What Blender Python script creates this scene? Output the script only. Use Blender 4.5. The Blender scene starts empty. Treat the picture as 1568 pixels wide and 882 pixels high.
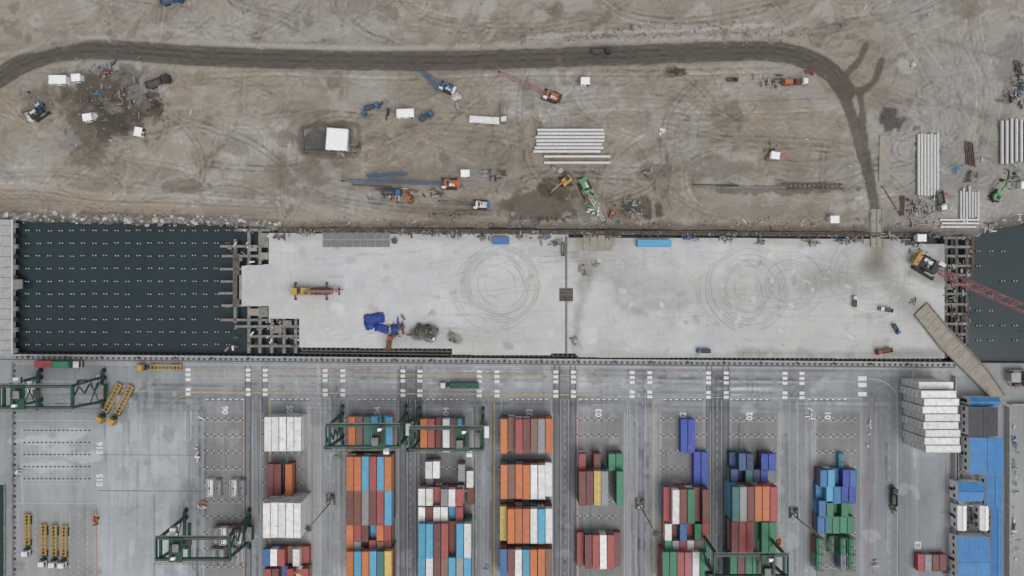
import bpy, math, random
import numpy as np
from mathutils import Vector, Matrix
random.seed(7)
rng=np.random.default_rng(7)
H=250.88; S=0.24
def W(px,py,h=0.0):
    k=(H-h)/H
    return ((px-784)*S*k,(441-py)*S*k)
sc=bpy.context.scene
COL=sc.collection
# ------------------------------------------------------------------ materials
MATS={}
def nt(name):
    m=bpy.data.materials.new(name); m.use_nodes=True
    t=m.node_tree; b=t.nodes['Principled BSDF']
    return m,t,b
def mat(name,col,rough=0.7,metal=0.0,var=0.3,scale=0.9,objcol=False,bump=0.0):
    if name in MATS: return MATS[name]
    m,t,b=nt(name); N=t.nodes; L=t.links
    g=N.new('ShaderNodeNewGeometry')
    n1=N.new('ShaderNodeTexNoise'); n1.inputs['Scale'].default_value=scale; n1.inputs['Detail'].default_value=7; n1.inputs['Roughness'].default_value=0.65
    L.new(g.outputs['Position'],n1.inputs['Vector'])
    mr=N.new('ShaderNodeMapRange'); mr.inputs[1].default_value=0.3; mr.inputs[2].default_value=0.7
    mr.inputs[3].default_value=1-var; mr.inputs[4].default_value=1+var*0.35
    L.new(n1.outputs['Fac'],mr.inputs[0])
    vm=N.new('ShaderNodeVectorMath'); vm.operation='SCALE'
    if objcol:
        oi=N.new('ShaderNodeObjectInfo'); L.new(oi.outputs['Color'],vm.inputs[0])
    else:
        vm.inputs[0].default_value=col[:3]
    L.new(mr.outputs[0],vm.inputs['Scale'])
    if objcol:
        n2=N.new('ShaderNodeTexNoise'); n2.inputs['Scale'].default_value=0.55; n2.inputs['Detail'].default_value=8; n2.inputs['Roughness'].default_value=0.75
        L.new(g.outputs['Position'],n2.inputs['Vector'])
        m2=N.new('ShaderNodeMapRange'); m2.inputs[1].default_value=0.52; m2.inputs[2].default_value=0.74; m2.inputs[3].default_value=0.05; m2.inputs[4].default_value=0.55
        L.new(n2.outputs['Fac'],m2.inputs[0])
        mx=N.new('ShaderNodeMix'); mx.data_type='RGBA'
        L.new(m2.outputs[0],mx.inputs[0]); L.new(vm.outputs[0],mx.inputs[6]); mx.inputs[7].default_value=(0.21,0.185,0.165,1)
        L.new(mx.outputs[2],b.inputs['Base Color'])
    else:
        L.new(vm.outputs[0],b.inputs['Base Color'])
    b.inputs['Roughness'].default_value=rough; b.inputs['Metallic'].default_value=metal
    if bump:
        bp=N.new('ShaderNodeBump'); bp.inputs['Strength'].default_value=bump; bp.inputs['Distance'].default_value=0.1
        L.new(n1.outputs['Fac'],bp.inputs['Height']); L.new(bp.outputs[0],b.inputs['Normal'])
    MATS[name]=m
    return m
def ground_mat(name,rough,fscale,famp,bstr,bdist):
    m,t,b=nt(name); N=t.nodes; L=t.links
    a=N.new('ShaderNodeAttribute'); a.attribute_name='Col'
    g=N.new('ShaderNodeNewGeometry')
    n1=N.new('ShaderNodeTexNoise'); n1.inputs['Scale'].default_value=fscale; n1.inputs['Detail'].default_value=10; n1.inputs['Roughness'].default_value=0.7
    n2=N.new('ShaderNodeTexNoise'); n2.inputs['Scale'].default_value=fscale*5; n2.inputs['Detail'].default_value=6; n2.inputs['Roughness'].default_value=0.7
    L.new(g.outputs['Position'],n1.inputs['Vector']); L.new(g.outputs['Position'],n2.inputs['Vector'])
    ad=N.new('ShaderNodeMath'); ad.operation='ADD'; L.new(n1.outputs['Fac'],ad.inputs[0]); L.new(n2.outputs['Fac'],ad.inputs[1])
    mr=N.new('ShaderNodeMapRange'); mr.inputs[1].default_value=0.65; mr.inputs[2].default_value=1.35; mr.inputs[3].default_value=1-famp; mr.inputs[4].default_value=1+famp
    L.new(ad.outputs[0],mr.inputs[0])
    vm=N.new('ShaderNodeVectorMath'); vm.operation='SCALE'; L.new(a.outputs['Color'],vm.inputs[0]); L.new(mr.outputs[0],vm.inputs['Scale'])
    L.new(vm.outputs[0],b.inputs['Base Color']); b.inputs['Roughness'].default_value=rough
    b.inputs['Specular IOR Level'].default_value=0.25
    bp=N.new('ShaderNodeBump'); bp.inputs['Strength'].default_value=bstr; bp.inputs['Distance'].default_value=bdist
    L.new(ad.outputs[0],bp.inputs['Height']); L.new(bp.outputs[0],b.inputs['Normal'])
    return m
M_dirt=ground_mat('dirt_ground',0.95,0.55,0.10,0.55,0.3)
M_deck=ground_mat('cast_concrete',0.8,0.5,0.05,0.2,0.05)
M_asph=ground_mat('asphalt_paving',0.8,0.5,0.08,0.25,0.05)
white=mat('white_paint',(0.66,0.66,0.65),0.6)
wht2=mat('white_cladding',(0.74,0.74,0.73),0.6,var=0.12)
mark=mat('marking_paint',(0.70,0.70,0.69),0.7,var=0.5,scale=2.2)
markf=mat('faded_marking_paint',(0.45,0.455,0.46),0.7,var=0.5,scale=2.5)
ymark=mat('yellow_marking_paint',(0.50,0.38,0.15),0.7,var=0.6,scale=1.5)
rmark=mat('red_marking_paint',(0.36,0.17,0.14),0.7,var=0.7,scale=1.5)
dark=mat('dark_steel',(0.035,0.036,0.038),0.6)
mastm=mat('mast_steel',(0.12,0.125,0.13),0.6)
rub=mat('tyre_rubber',(0.025,0.025,0.025),0.85)
groove=mat('tar_joint',(0.09,0.092,0.095),0.85,var=0.5)
green=mat('crane_green_paint',(0.02,0.075,0.055),0.6,var=.45)
orange=mat('orange_paint',(0.42,0.13,0.05),0.6)
yellow=mat('yellow_paint',(0.46,0.29,0.07),0.6)
blue=mat('blue_paint',(0.04,0.13,0.27),0.6)
lblue=mat('light_blue_paint',(0.07,0.26,0.48),0.6)
tarp=mat('blue_tarpaulin',(0.025,0.065,0.31),0.6,var=0.5,scale=1.5,bump=0.5)
red=mat('red_paint',(0.36,0.055,0.045),0.6)
pink=mat('faded_red_paint',(0.36,0.13,0.14),0.7)
maroon=mat('maroon_paint',(0.14,0.035,0.035),0.7)
rust=mat('rusty_steel',(0.13,0.085,0.06),0.85,var=0.5)
steel=mat('galvanised_steel',(0.30,0.31,0.32),0.55,metal=0.2)
conc=mat('concrete',(0.36,0.357,0.35),0.85,var=0.25,scale=0.6)
concd=mat('weathered_concrete',(0.23,0.22,0.205),0.9,var=0.45,scale=0.7)
concb=mat('dark_concrete',(0.12,0.112,0.10),0.9,var=0.5,scale=0.8)
beige=mat('sandy_concrete',(0.30,0.275,0.23),0.9,var=0.25,scale=0.5)
pipe=mat('concrete_pile_surface',(0.56,0.56,0.55),0.6,var=0.15)
pcap=mat('pile_head_concrete',(0.36,0.39,0.39),0.8,var=0.3)
pside=mat('wet_pile_side',(0.09,0.11,0.11),0.8,var=0.3)
glass=mat('window_glass',(0.02,0.03,0.04),0.1,var=0.1)
roofb=mat('blue_roof_sheet',(0.045,0.20,0.45),0.55,var=0.25,scale=0.35)
roofd=mat('dark_roof_sheet',(0.05,0.053,0.065),0.6,var=0.4,scale=0.5)
wood=mat('timber',(0.26,0.21,0.145),0.9)
rock=mat('shore_rock',(0.24,0.228,0.208),0.95,var=0.55,scale=0.8)
rockw=mat('pale_rock',(0.46,0.455,0.44),0.95,var=0.4,scale=0.8)
sand=mat('white_sand',(0.50,0.49,0.475),0.95,bump=0.5)
lgreen=mat('light_green_paint',(0.15,0.33,0.15),0.6)
contm=mat('container_paint',(1,1,1),0.6,var=0.22,scale=0.7,objcol=True)
# ------------------------------------------------------------------ mesh builder
class MB:
    def __init__(s): s.v=[];s.f=[];s.m=[];s.mats=[]
    def mi(s,m):
        if m not in s.mats: s.mats.append(m)
        return s.mats.index(m)
    def add(s,vs,fs,m):
        o=len(s.v); s.v.extend(vs); k=s.mi(m)
        for f in fs: s.f.append([i+o for i in f]); s.m.append(k)
    def box(s,c,d,m,rz=0.0,ry=0.0,rx=0.0,top=(1,1)):
        R=None
        if rz or ry or rx:
            R=Matrix.Rotation(rz,3,'Z')@Matrix.Rotation(ry,3,'Y')@Matrix.Rotation(rx,3,'X')
        vs=[]
        for z in (-.5,.5):
            kx,ky=(top if z>0 else (1,1))
            for x,y in ((-.5,-.5),(.5,-.5),(.5,.5),(-.5,.5)):
                p=Vector((x*d[0]*kx,y*d[1]*ky,z*d[2]))
                if R: p=R@p
                vs.append((p.x+c[0],p.y+c[1],p.z+c[2]))
        s.add(vs,[(3,2,1,0),(4,5,6,7),(0,1,5,4),(1,2,6,5),(2,3,7,6),(3,0,4,7)],m)
    def beam(s,p,q,w,h,m):
        p=Vector(p);q=Vector(q);d=q-p
        if d.length<1e-6:return
        d.normalize(); up=Vector((0,0,1))
        if abs(d.z)>0.95: up=Vector((1,0,0))
        a=d.cross(up).normalized()*w/2; b=a.cross(d).normalized()*h/2
        vs=[tuple(x) for x in (p-a-b,p+a-b,p+a+b,p-a+b,q-a-b,q+a-b,q+a+b,q-a+b)]
        s.add(vs,[(0,1,2,3),(7,6,5,4),(0,4,5,1),(1,5,6,2),(2,6,7,3),(3,7,4,0)],m)
    def cyl(s,p,q,r,m,n=10,r2=None):
        p=Vector(p);q=Vector(q);d=(q-p).normalized();up=Vector((0,0,1))
        if abs(d.z)>0.95: up=Vector((1,0,0))
        a=d.cross(up).normalized(); b=a.cross(d).normalized(); r2=r if r2 is None else r2
        vs=[]
        for c,rr in ((p,r),(q,r2)):
            for i in range(n):
                t=2*math.pi*i/n; vs.append(tuple(c+a*math.cos(t)*rr+b*math.sin(t)*rr))
        fs=[(i,i+n,(i+1)%n+n,(i+1)%n) for i in range(n)]+[tuple(range(n)),tuple(range(2*n-1,n-1,-1))]
        s.add(vs,fs,m)
    def rect(s,x0,y0,x1,y1,z,m):
        s.add([(x0,y0,z),(x1,y0,z),(x1,y1,z),(x0,y1,z)],[(0,1,2,3)],m)
    def pq(s,pts,z,m):
        s.add([(*W(*p),z) for p in pts],[tuple(range(len(pts)))],m)
    def poly(s,pts,z0,z1,m):
        n=len(pts); vs=[(x,y,z0) for x,y in pts]+[(x,y,z1) for x,y in pts]
        fs=[(i,(i+1)%n,(i+1)%n+n,i+n) for i in range(n)]+[tuple(range(n-1,-1,-1)),tuple(range(n,2*n))]
        s.add(vs,fs,m)
    def rockb(s,c,r,m,fl=0.6):
        n=6; vs=[(c[0],c[1],c[2]+r*fl*random.uniform(.7,1.1))]
        for k,(zz,rr) in enumerate(((0.45,0.7),(-0.1,1.0))):
            for i in range(n):
                t=2*math.pi*(i+0.5*k)/n+random.uniform(-.25,.25); q=r*rr*random.uniform(.7,1.15)
                vs.append((c[0]+q*math.cos(t),c[1]+q*math.sin(t)*random.uniform(.7,1),c[2]+zz*r*fl))
        fs=[(0,1+i,1+(i+1)%n) for i in range(n)]
        for i in range(n):
            fs.append((1+i,7+i,7+(i+1)%n,1+(i+1)%n))
        s.add(vs,fs,m)
    def mesh(s,name):
        me=bpy.data.meshes.new(name); me.from_pydata(s.v,[],s.f)
        for m in s.mats: me.materials.append(m)
        me.polygons.foreach_set('material_index',s.m); me.update()
        return me
    def obj(s,name,loc=(0,0,0),rz=0.0):
        return place(s.mesh(name),name,loc,rz)
def place(me,name,loc=(0,0,0),rz=0.0,col=None,sc_=1.0):
    o=bpy.data.objects.new(name,me); COL.objects.link(o); o.location=loc; o.rotation_euler=(0,0,rz); o.scale=(sc_,)*3
    if col: o.color=(*col,1)
    return o
# ------------------------------------------------------------------ numpy noise / paint
TAB=rng.random((256,256))
def vn(x,y):
    xi=np.floor(x).astype(np.int64); yi=np.floor(y).astype(np.int64)
    fx=x-xi; fy=y-yi; fx=fx*fx*(3-2*fx); fy=fy*fy*(3-2*fy)
    a=TAB[xi%256,yi%256];b=TAB[(xi+1)%256,yi%256];c=TAB[xi%256,(yi+1)%256];d=TAB[(xi+1)%256,(yi+1)%256]
    return (a*(1-fx)+b*fx)*(1-fy)+(c*(1-fx)+d*fx)*fy
def fbm(x,y,o=5,off=0.0):
    r=0;a=.5;t=0
    for i in range(o):
        r=r+a*vn(x+off+i*17.3,y+off*1.7+i*9.1); t+=a; a*=.55; x=x*2.03;y=y*2.03
    return r/t
def ss(a,b,x):
    t=np.clip((x-a)/(b-a),0,1); return t*t*(3-2*t)
def segdist(X,Y,pts):
    D=np.full(X.shape,1e9)
    for (x0,y0),(x1,y1) in zip(pts[:-1],pts[1:]):
        dx,dy=x1-x0,y1-y0; L=dx*dx+dy*dy+1e-9
        t=np.clip(((X-x0)*dx+(Y-y0)*dy)/L,0,1)
        D=np.minimum(D,np.hypot(X-x0-t*dx,Y-y0-t*dy))
    return D
def smooth(pts,n=8):
    out=[];P=[pts[0]]+list(pts)+[pts[-1]]
    for i in range(1,len(P)-2):
        p0,p1,p2,p3=[np.array(P[i+k],float) for k in (-1,0,1,2)]
        for k in range(n):
            t=k/n
            out.append(tuple(.5*((2*p1)+(-p0+p2)*t+(2*p0-5*p1+4*p2-p3)*t*t+(-p0+3*p1-3*p2+p3)*t**3)))
    out.append(tuple(pts[-1])); return out
class Grid:
    def __init__(s,pxs,pys):
        s.px=np.array(pxs,float); s.py=np.array(pys,float)
        s.X,s.Y=np.meshgrid(s.px,s.py)
        s.Z=np.zeros(s.X.shape); s.C=np.zeros(s.X.shape+(3,))
    def sl(s,x0,x1,y0,y1):
        a=np.searchsorted(s.px,x0);b=np.searchsorted(s.px,x1);c=np.searchsorted(s.py,y0);d=np.searchsorted(s.py,y1)
        return (slice(c,d),slice(a,b))
    def region(s,pts,pad):
        xs=[p[0] for p in pts];ys=[p[1] for p in pts]
        return s.sl(min(xs)-pad,max(xs)+pad,min(ys)-pad,max(ys)+pad)
    def band(s,pts,w,col,soft=3,amt=1.0,dz=0.0,warp=3):
        q=s.region(pts,w+soft+warp+2); X=s.X[q];Y=s.Y[q]
        if X.size==0:return
        wx=(fbm(X/14,Y/14,4,3.)-.5)*2*warp
        D=segdist(X,Y,pts)+wx
        k=(1-ss(w-soft,w+soft,D))*amt
        s.C[q]=s.C[q]*(1-k[...,None])+np.array(col)*k[...,None]; s.Z[q]+=dz*k
    def mul(s,pts,w,f,soft=1.0,off=0.0,dz=0.0,nz=0.5):
        q=s.region(pts,w+soft+off+3); X=s.X[q];Y=s.Y[q]
        if X.size==0:return
        D=np.abs(segdist(X,Y,pts)-off)
        k=(1-ss(max(w-soft,0),w+soft,D))*(1-nz+nz*2*ss(.35,.6,vn(X/9+5,Y/9)))
        k=np.clip(k,0,1.3)
        s.C[q]*=(1+(f-1)*k)[...,None]; s.Z[q]+=dz*k
    def blob(s,cx,cy,rx,ry,col,amt=1.0,dz=0.0,rot=0.0,rough=.5):
        R=max(rx,ry)*1.7; q=s.sl(cx-R,cx+R,cy-R,cy+R); X=s.X[q]-cx;Y=s.Y[q]-cy
        if X.size==0:return
        c,n=math.cos(rot),math.sin(rot)
        D=np.hypot((X*c+Y*n)/rx,(-X*n+Y*c)/ry)+(fbm(s.X[q]/16,s.Y[q]/16,5,cx)-.5)*2*rough*1.6
        k=(1-ss(.7,1.05,D))*amt
        if col is not None: s.C[q]=s.C[q]*(1-k[...,None])+np.array(col)*k[...,None]
        s.Z[q]+=dz*k
    def build(s,name,m,mask=None,z0=0.0):
        ny,nx=s.X.shape
        v=np.stack([(s.X-784)*S,(441-s.Y)*S,s.Z+z0],-1).reshape(-1,3)
        idx=np.arange(nx*ny).reshape(ny,nx)
        f=np.stack([idx[:-1,:-1],idx[1:,:-1],idx[1:,1:],idx[:-1,1:]],-1)
        if mask is not None: f=f[mask[:-1,:-1]]
        f=f.reshape(-1,4)
        me=bpy.data.meshes.new(name); me.vertices.add(len(v)); me.vertices.foreach_set('co',v.ravel())
        me.loops.add(f.size); me.loops.foreach_set('vertex_index',f.ravel().astype(np.int32))
        me.polygons.add(len(f)); me.polygons.foreach_set('loop_start',np.arange(0,f.size,4,dtype=np.int32))
        me.polygons.foreach_set('loop_total',np.full(len(f),4,dtype=np.int32))
        me.update(calc_edges=True)
        a=me.attributes.new('Col','FLOAT_COLOR','POINT')
        c=np.concatenate([np.clip(s.C,0.004,.9),np.ones(s.X.shape+(1,))],-1).reshape(-1)
        a.data.foreach_set('color',c.astype(np.float32))
        me.polygons.foreach_set('use_smooth',np.ones(len(f),dtype=bool))
        me.materials.append(m); me.validate()
        return place(me,name)
# ------------------------------------------------------------------ TERRAIN (north reclamation)
ST=1.4
far=[-14000,-8000,-4000,-2000,-1000,-500,-250,-120,-60]
xs=far+list(np.arange(-30,1600,ST))+[1640,1750,2000,2500,3500,6000,10000,15000]
ys=[-14000,-8000,-4000,-2000,-1000,-500,-250,-120,-60]+list(np.arange(-30,378,ST))
G=Grid(xs,ys); X,Y=G.X,G.Y
wx=(fbm(X/70,Y/70,4,1.)-.5)*60; wy=(fbm(X/70,Y/70,4,9.)-.5)*60
n_l=fbm((X+wx)/170,(Y+wy)/70,4,2.); n_m=fbm((X+wx)/34,(Y+wy*1.5)/22,4,4.); n_f=fbm(X/6,Y/6,4,6.)
A=np.array((0.262,0.230,0.188));B=np.array((0.300,0.282,0.256));Cc=np.array((0.208,0.174,0.136))
k1=ss(.44,.62,n_l)[...,None]; k2=ss(.50,.68,fbm((X-wx)/80,(Y+wx)/50,5,12.))[...,None]
G.C[:]=A*(1-k1)+B*k1; G.C[:]=G.C*(1-.55*k2)+Cc*.55*k2
G.C*=(0.90+.20*n_m)[...,None]; G.C*=(0.92+.16*n_f)[...,None]
rid=1-np.abs(2*fbm((X+wx*1.3)/34,(Y+wy*1.3)/30,3,21.)-1)
G.C*=(1-.12*ss(.90,.985,rid))[...,None]
rid2=1-np.abs(2*fbm((X+wx*1.5)/60,(Y-wy*1.2)/24,4,33.)-1)
G.C*=(1+.11*ss(.90,.99,rid2))[...,None]
G.Z+=(n_l-.5)*1.2+(n_m-.5)*0.8+(n_f-.5)*.16-.16*ss(.88,.98,rid)+.13*ss(.88,.99,rid2)
ke=ss(1290,1420,X+wx)[...,None]; G.C[:]=G.C*(1-.6*ke)+np.array((.290,.280,.263))*(.85+.3*n_m)[...,None]*.6*ke
kt=(1-ss(30,70,Y+wy*.4))[...,None]; G.C[:]=G.C*(1-.4*kt)+np.array((.285,.267,.238))*.4*kt
light=(.345,.328,.295); mudd=(.07,.060,.050); mud2=(.13,.108,.083)
def multi(p,offs,amp=.14,w_=1.1,soft=1.1,dz=-.1):
    sp=smooth(p)
    for o in offs:
        j=random.uniform(-1,1)
        G.mul([(x+o*.35+j,y+o) if abs(p[-1][0]-p[0][0])>abs(p[-1][1]-p[0][1]) else (x+o,y+o*.3+j) for x,y in sp],w_*random.uniform(.7,1.6),1+random.choice([-1,-1,1])*amp*random.uniform(.6,1.4),soft,off=random.choice([0,4]),dz=dz,nz=.4)
def flow(x,y):
    if x>1340: return math.pi/2+.25*math.sin(y/60)
    if y<62: return .25*math.sin(x/120)
    return .12*math.sin(x/90+y/40)
for i in range(430):
    x=random.uniform(-20,1580);y=random.uniform(-20,335)
    a=flow(x,y)+random.uniform(-.35,.35) if random.random()<.65 else random.uniform(0,6.28); c=random.uniform(-.010,.010)
    if random.random()<.16: c=random.choice([-1,1])*random.uniform(.02,.05)
    n=random.randint(6,24); pts=[(x,y)]
    for k in range(n):
        x+=9*math.cos(a);y+=9*math.sin(a)*.85;a+=c*9+random.uniform(-.04,.04);
        if y>335: break
        pts.append((x,y))
    if len(pts)<3: continue
    f=random.choice([.78,.84,.87,.9,1.10,1.14]);
    if random.random()<.65: G.mul(pts,1.0,f,.9,off=4.0,dz=-.08,nz=.4)
    else: G.mul(pts,random.uniform(2,7),1+(f-1)*.6,1.8,dz=-.1)
multi([(1380,-20),(1400,60),(1440,120),(1455,200),(1440,260)],[-24,-16,-9,0,7,14,22],.16)
multi([(1480,-20),(1490,70),(1515,140),(1500,230)],[-14,-6,0,8,15],.16)
multi([(1250,60),(1330,40),(1420,30),(1500,-10)],[-12,-4,6,14],.15)
multi([(-20,300),(60,300),(150,314),(260,318),(420,326)],[-14,-8,-3,4,9,14],.17)
multi([(0,265),(90,262),(160,275),(300,290),(430,300)],[-6,0,7],.14)
multi([(440,330),(436,280),(440,230),(455,190),(500,170),(560,175)],[-8,-2,5,11],.18)
multi([(470,290),(520,305),(620,320),(760,325)],[-6,0,6],.16)
multi([(560,230),(610,200),(700,195),(800,215)],[-5,2,9],.15)
multi([(540,-20),(520,10),(560,50),(600,64)],[-10,-3,5,12],.18)
multi([(600,-20),(640,20),(720,40),(820,44),(900,30)],[-12,-5,2,10],.17)
multi([(340,-20),(360,10),(420,30),(480,60)],[-8,0,7],.17)
multi([(900,-20),(960,20),(1060,30),(1180,10)],[-8,0,7],.16)
multi([(250,-20),(246,20),(240,60)],[-8,-3,4,9],.17)
multi([(780,330),(800,270),(830,262),(1000,262),(1030,230),(1100,215),(1280,222)],[-8,-1,6],.16)
multi([(1020,320),(1010,280),(1040,240)],[-8,0,8,16],.17)
multi([(1100,330),(1060,300),(1060,250),(1120,225)],[-6,0,7],.15)
multi([(280,120),(420,112),(600,118),(800,112),(1000,112),(1200,108)],[-6,0,6,13],.13)
multi([(250,200),(300,190),(380,215),(430,250)],[-8,0,9],.14)
multi([(820,170),(950,160),(1100,165),(1270,160)],[-14,-6,4,14,24],.12)
multi([(900,110),(880,150),(920,190),(980,210)],[-5,3,9],.14)
road=smooth([(-60,150),(0,117),(45,92),(110,76),(200,78),(300,85),(400,89),(550,92),(700,92),(850,88),(1000,82),(1120,78),(1190,79),(1240,92),(1275,112),(1295,138)])
G.band([(x,y-20) for x,y in road],4,light,4,.5,.6,5)
G.band([(x,y+20) for x,y in road[:-6]],3,light,3,.25,.3,4)
G.band(road,20,(.215,.19,.155),4,.45,-.1,4)
G.band(road,15.0,(.088,.077,.066),1.8,.97,-.3,1.8)
for o,f in ((-11,1.25),(-6,.82),(-2,1.1),(3,.8),(7,1.12),(12,1.25)):
    G.mul([(x,y+o) for x,y in road],1.2,f,1.2,nz=.8)
r2=smooth([(1250,95),(1280,125),(1302,170),(1316,220),(1330,270),(1340,318),(1345,372)])
G.band(r2,8,(.10,.086,.07),2,.9,-.2,3)
for p in ([(1327,68),(1314,95),(1298,112),(1285,130)],[(1352,92),(1338,125),(1318,138),(1298,135)],[(1318,140),(1322,200),(1332,260)]):
    G.band(smooth(p),5,(.10,.084,.067),2,.88,-.15,3)
G.band(smooth([(-30,300),(60,302),(150,318),(260,322),(400,330),(560,335),(700,332)]),12,(.265,.215,.16),5,.45,-.1,6)
G.band(smooth([(-30,285),(60,284),(130,296),(200,300),(300,300),(420,316)]),2.5,light,2,.45,.1,3)
G.band(smooth([(430,240),(440,285),(470,300),(520,312)]),8,(.18,.145,.11),4,.45,-.1,5)
G.band(smooth([(-20,88),(60,74),(140,58),(225,48),(250,44)]),3.5,light,3,.5,.2,3)
G.band(smooth([(245,38),(330,62),(430,70),(560,74),(700,70),(850,62),(1000,58),(1120,55),(1190,48),(1240,22),(1290,-20)]),3.5,light,3,.6,.25,4)
G.band(smooth([(800,58),(900,50),(1000,47),(1100,43),(1180,36)]),3,(.42,.41,.39),3,.6,.2,5)
G.band(smooth([(1360,-20),(1370,40),(1420,80),(1445,130),(1440,190)]),20,(.315,.303,.282),9,.35,-.1,8)
for b in [(155,160,75,58,mud2,.75),(150,140,50,26,mudd,.7),(185,170,55,38,(.08,.07,.06),.7),(120,200,34,30,(.085,.07,.055),.7),(165,190,34,28,(.06,.053,.045),.75),(228,165,26,24,(.07,.06,.05),.75),(55,165,26,34,mud2,.6),(192,115,36,16,(.10,.092,.08),.65),(140,235,34,22,mud2,.6),(90,225,45,26,(.29,.28,.265),.5),(205,140,14,10,(.17,.175,.175),.8),(175,168,12,8,(.16,.16,.155),.8),
          (500,214,54,30,mud2,.7),(492,214,34,17,(.085,.088,.085),.95),(482,262,48,22,mud2,.55),(290,283,38,12,(.15,.12,.09),.7),(430,275,22,40,mud2,.35),
          (835,312,56,30,(.105,.084,.063),.85),(850,290,26,16,(.075,.062,.046),.8),(1000,322,26,16,(.065,.056,.046),.9),(1000,262,26,14,mud2,.65),(965,315,35,20,(.14,.12,.09),.6),(900,310,26,24,(.14,.115,.085),.6),
          (1358,182,22,17,(.07,.066,.058),.9),(1388,190,18,18,(.085,.08,.068),.8),(1100,258,60,20,(.16,.145,.12),.65),(1180,290,120,9,(.11,.10,.085),.7),(1230,255,70,22,(.2,.19,.165),.5),
          (500,45,60,22,(.31,.30,.28),.5),(300,140,40,30,(.24,.19,.14),.5),(360,165,70,30,(.29,.262,.22),.4),(610,270,90,22,(.19,.172,.15),.6),(745,268,60,24,(.215,.205,.185),.6),(640,145,50,30,(.21,.182,.15),.45),
          (1210,130,50,18,(.28,.265,.235),.5),(1385,105,16,11,(.42,.41,.39),.55),(1545,110,26,70,(.17,.165,.15),.6),(1390,320,44,28,(.21,.20,.18),.6),(1470,250,34,60,(.22,.21,.195),.55),(1300,265,8,70,(.19,.17,.14),.45),
          (60,335,30,8,(.14,.115,.085),.5),(1480,10,26,20,(.17,.145,.11),.6),(1035,110,18,10,(.11,.09,.07),.7),(540,10,40,18,(.21,.185,.15),.5),(720,8,50,18,(.32,.30,.275),.5),(900,15,60,22,(.2,.172,.14),.45),(60,20,70,25,(.29,.267,.23),.5),(370,320,80,14,(.16,.133,.105),.4),(700,325,80,12,(.15,.127,.1),.5),(1180,325,120,12,(.19,.167,.135),.4)]:
    G.blob(*b,rough=.6)
for i in range(190):
    G.blob(random.uniform(0,1568),random.choice([random.uniform(0,60),random.uniform(110,335)]),random.uniform(5,32),random.uniform(3,12),random.choice([mud2,(.165,.142,.112),(.34,.325,.30),(.35,.33,.30),(.22,.18,.138)]),random.uniform(.25,.55),random.uniform(-.15,.25),random.uniform(0,3),.8)
G.band(smooth([(462,196),(500,190),(545,192),(550,215),(545,238),(500,240),(466,236),(460,215),(462,196)]),3,(.13,.107,.083),2,.7,.5,2)
shore=np.interp(X,[-15000,-30,60,200,350,430,900,1440,1495,1530,1600,15000],[331,331,334,337,341,350,350,358,360,343,335,330])+(fbm(X/16,Y/16,4,8.)-.5)*10
ks=ss(-16,-3,Y-shore); G.C[:]=G.C*(1-.75*ks[...,None])+np.array((.085,.073,.06))*(.6+.8*n_f)[...,None]*.75*ks[...,None]
G.Z-=ss(-3,14,Y-shore)*7.0
out=(Y<-40)|(X<-60)|(X>1640); G.Z=np.where(out,0,G.Z)
G.build('dirt_ground',M_dirt)
# ------------------------------------------------------------------ WATER
m,t,b=nt('harbour_water'); N=t.nodes;L=t.links
g=N.new('ShaderNodeNewGeometry'); n=N.new('ShaderNodeTexNoise'); n.inputs['Scale'].default_value=.9; n.inputs['Detail'].default_value=4
L.new(g.outputs['Position'],n.inputs['Vector']); bp=N.new('ShaderNodeBump'); bp.inputs['Strength'].default_value=.15; bp.inputs['Distance'].default_value=.15
L.new(n.outputs['Fac'],bp.inputs['Height']); L.new(bp.outputs[0],b.inputs['Normal'])
n2=N.new('ShaderNodeTexNoise'); n2.inputs['Scale'].default_value=.05; n2.inputs['Detail'].default_value=6; L.new(g.outputs['Position'],n2.inputs['Vector'])
cr=N.new('ShaderNodeMix'); cr.data_type='RGBA'; cr.inputs[6].default_value=(.014,.027,.032,1); cr.inputs[7].default_value=(.023,.039,.044,1); L.new(n2.outputs['Fac'],cr.inputs[0])
L.new(cr.outputs[2],b.inputs['Base Color']); b.inputs['Roughness'].default_value=.2
w=MB(); w.rect(-3500,-3500,3500,3500,-3.2,m); w.obj('water')
# ------------------------------------------------------------------ TERMINAL PAVING
xs=list(np.arange(-36,1660,ST))+[1750,2000,2500,3500,6000,10000,15000]
ys=list(np.arange(538,900,ST))+[930,1000,1200,1600,2400,4000,8000,14000]
G=Grid(xs,ys); X,Y=G.X,G.Y
nm=fbm(X/60,Y/60,5,2.);nf=fbm(X/5,Y/5,4,5.);nv=fbm(X/5,Y/160,5,7.);nv2=fbm(X/14,Y/90,4,17.)
G.C[:]=np.array((.262,.275,.287)); G.C*=(.84+.32*nm)[...,None]*(.94+.12*nf)[...,None]*(.84+.32*nv2)[...,None]*(.92+.16*nv)[...,None]
pi=np.floor(X/58.0).astype(int);pj=np.floor((Y+7)/49).astype(int)
G.C*=(.965+.07*TAB[pi%256,pj%256])[...,None]
jt=np.minimum(np.abs((X/29.0)-np.round(X/29.0))*29.0,np.abs(((Y+7)/24.5)-np.round((Y+7)/24.5))*24.5)
G.C*=(1-.06*(1-ss(.5,1.5,jt))*ss(.45,.6,vn(X/40,Y/40)))[...,None]
def rectmul(x0,x1,y0,y1,f,soft=4):
    k=ss(x0-soft,x0+soft,X)*(1-ss(x1-soft,x1+soft,X))*ss(y0-soft,y0+soft,Y)*(1-ss(y1-soft,y1+soft,Y))
    G.C[:]=G.C*(1+(np.array(f)-1)*k[...,None])
for a_,b_ in ((313,376),(405,470),(530,602),(643,722),(765,838),(883,955),(1012,1085),(1120,1190),(1250,1318)):
    rectmul(a_,b_,632,1200,(.80,.765,.73),2)
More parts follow.
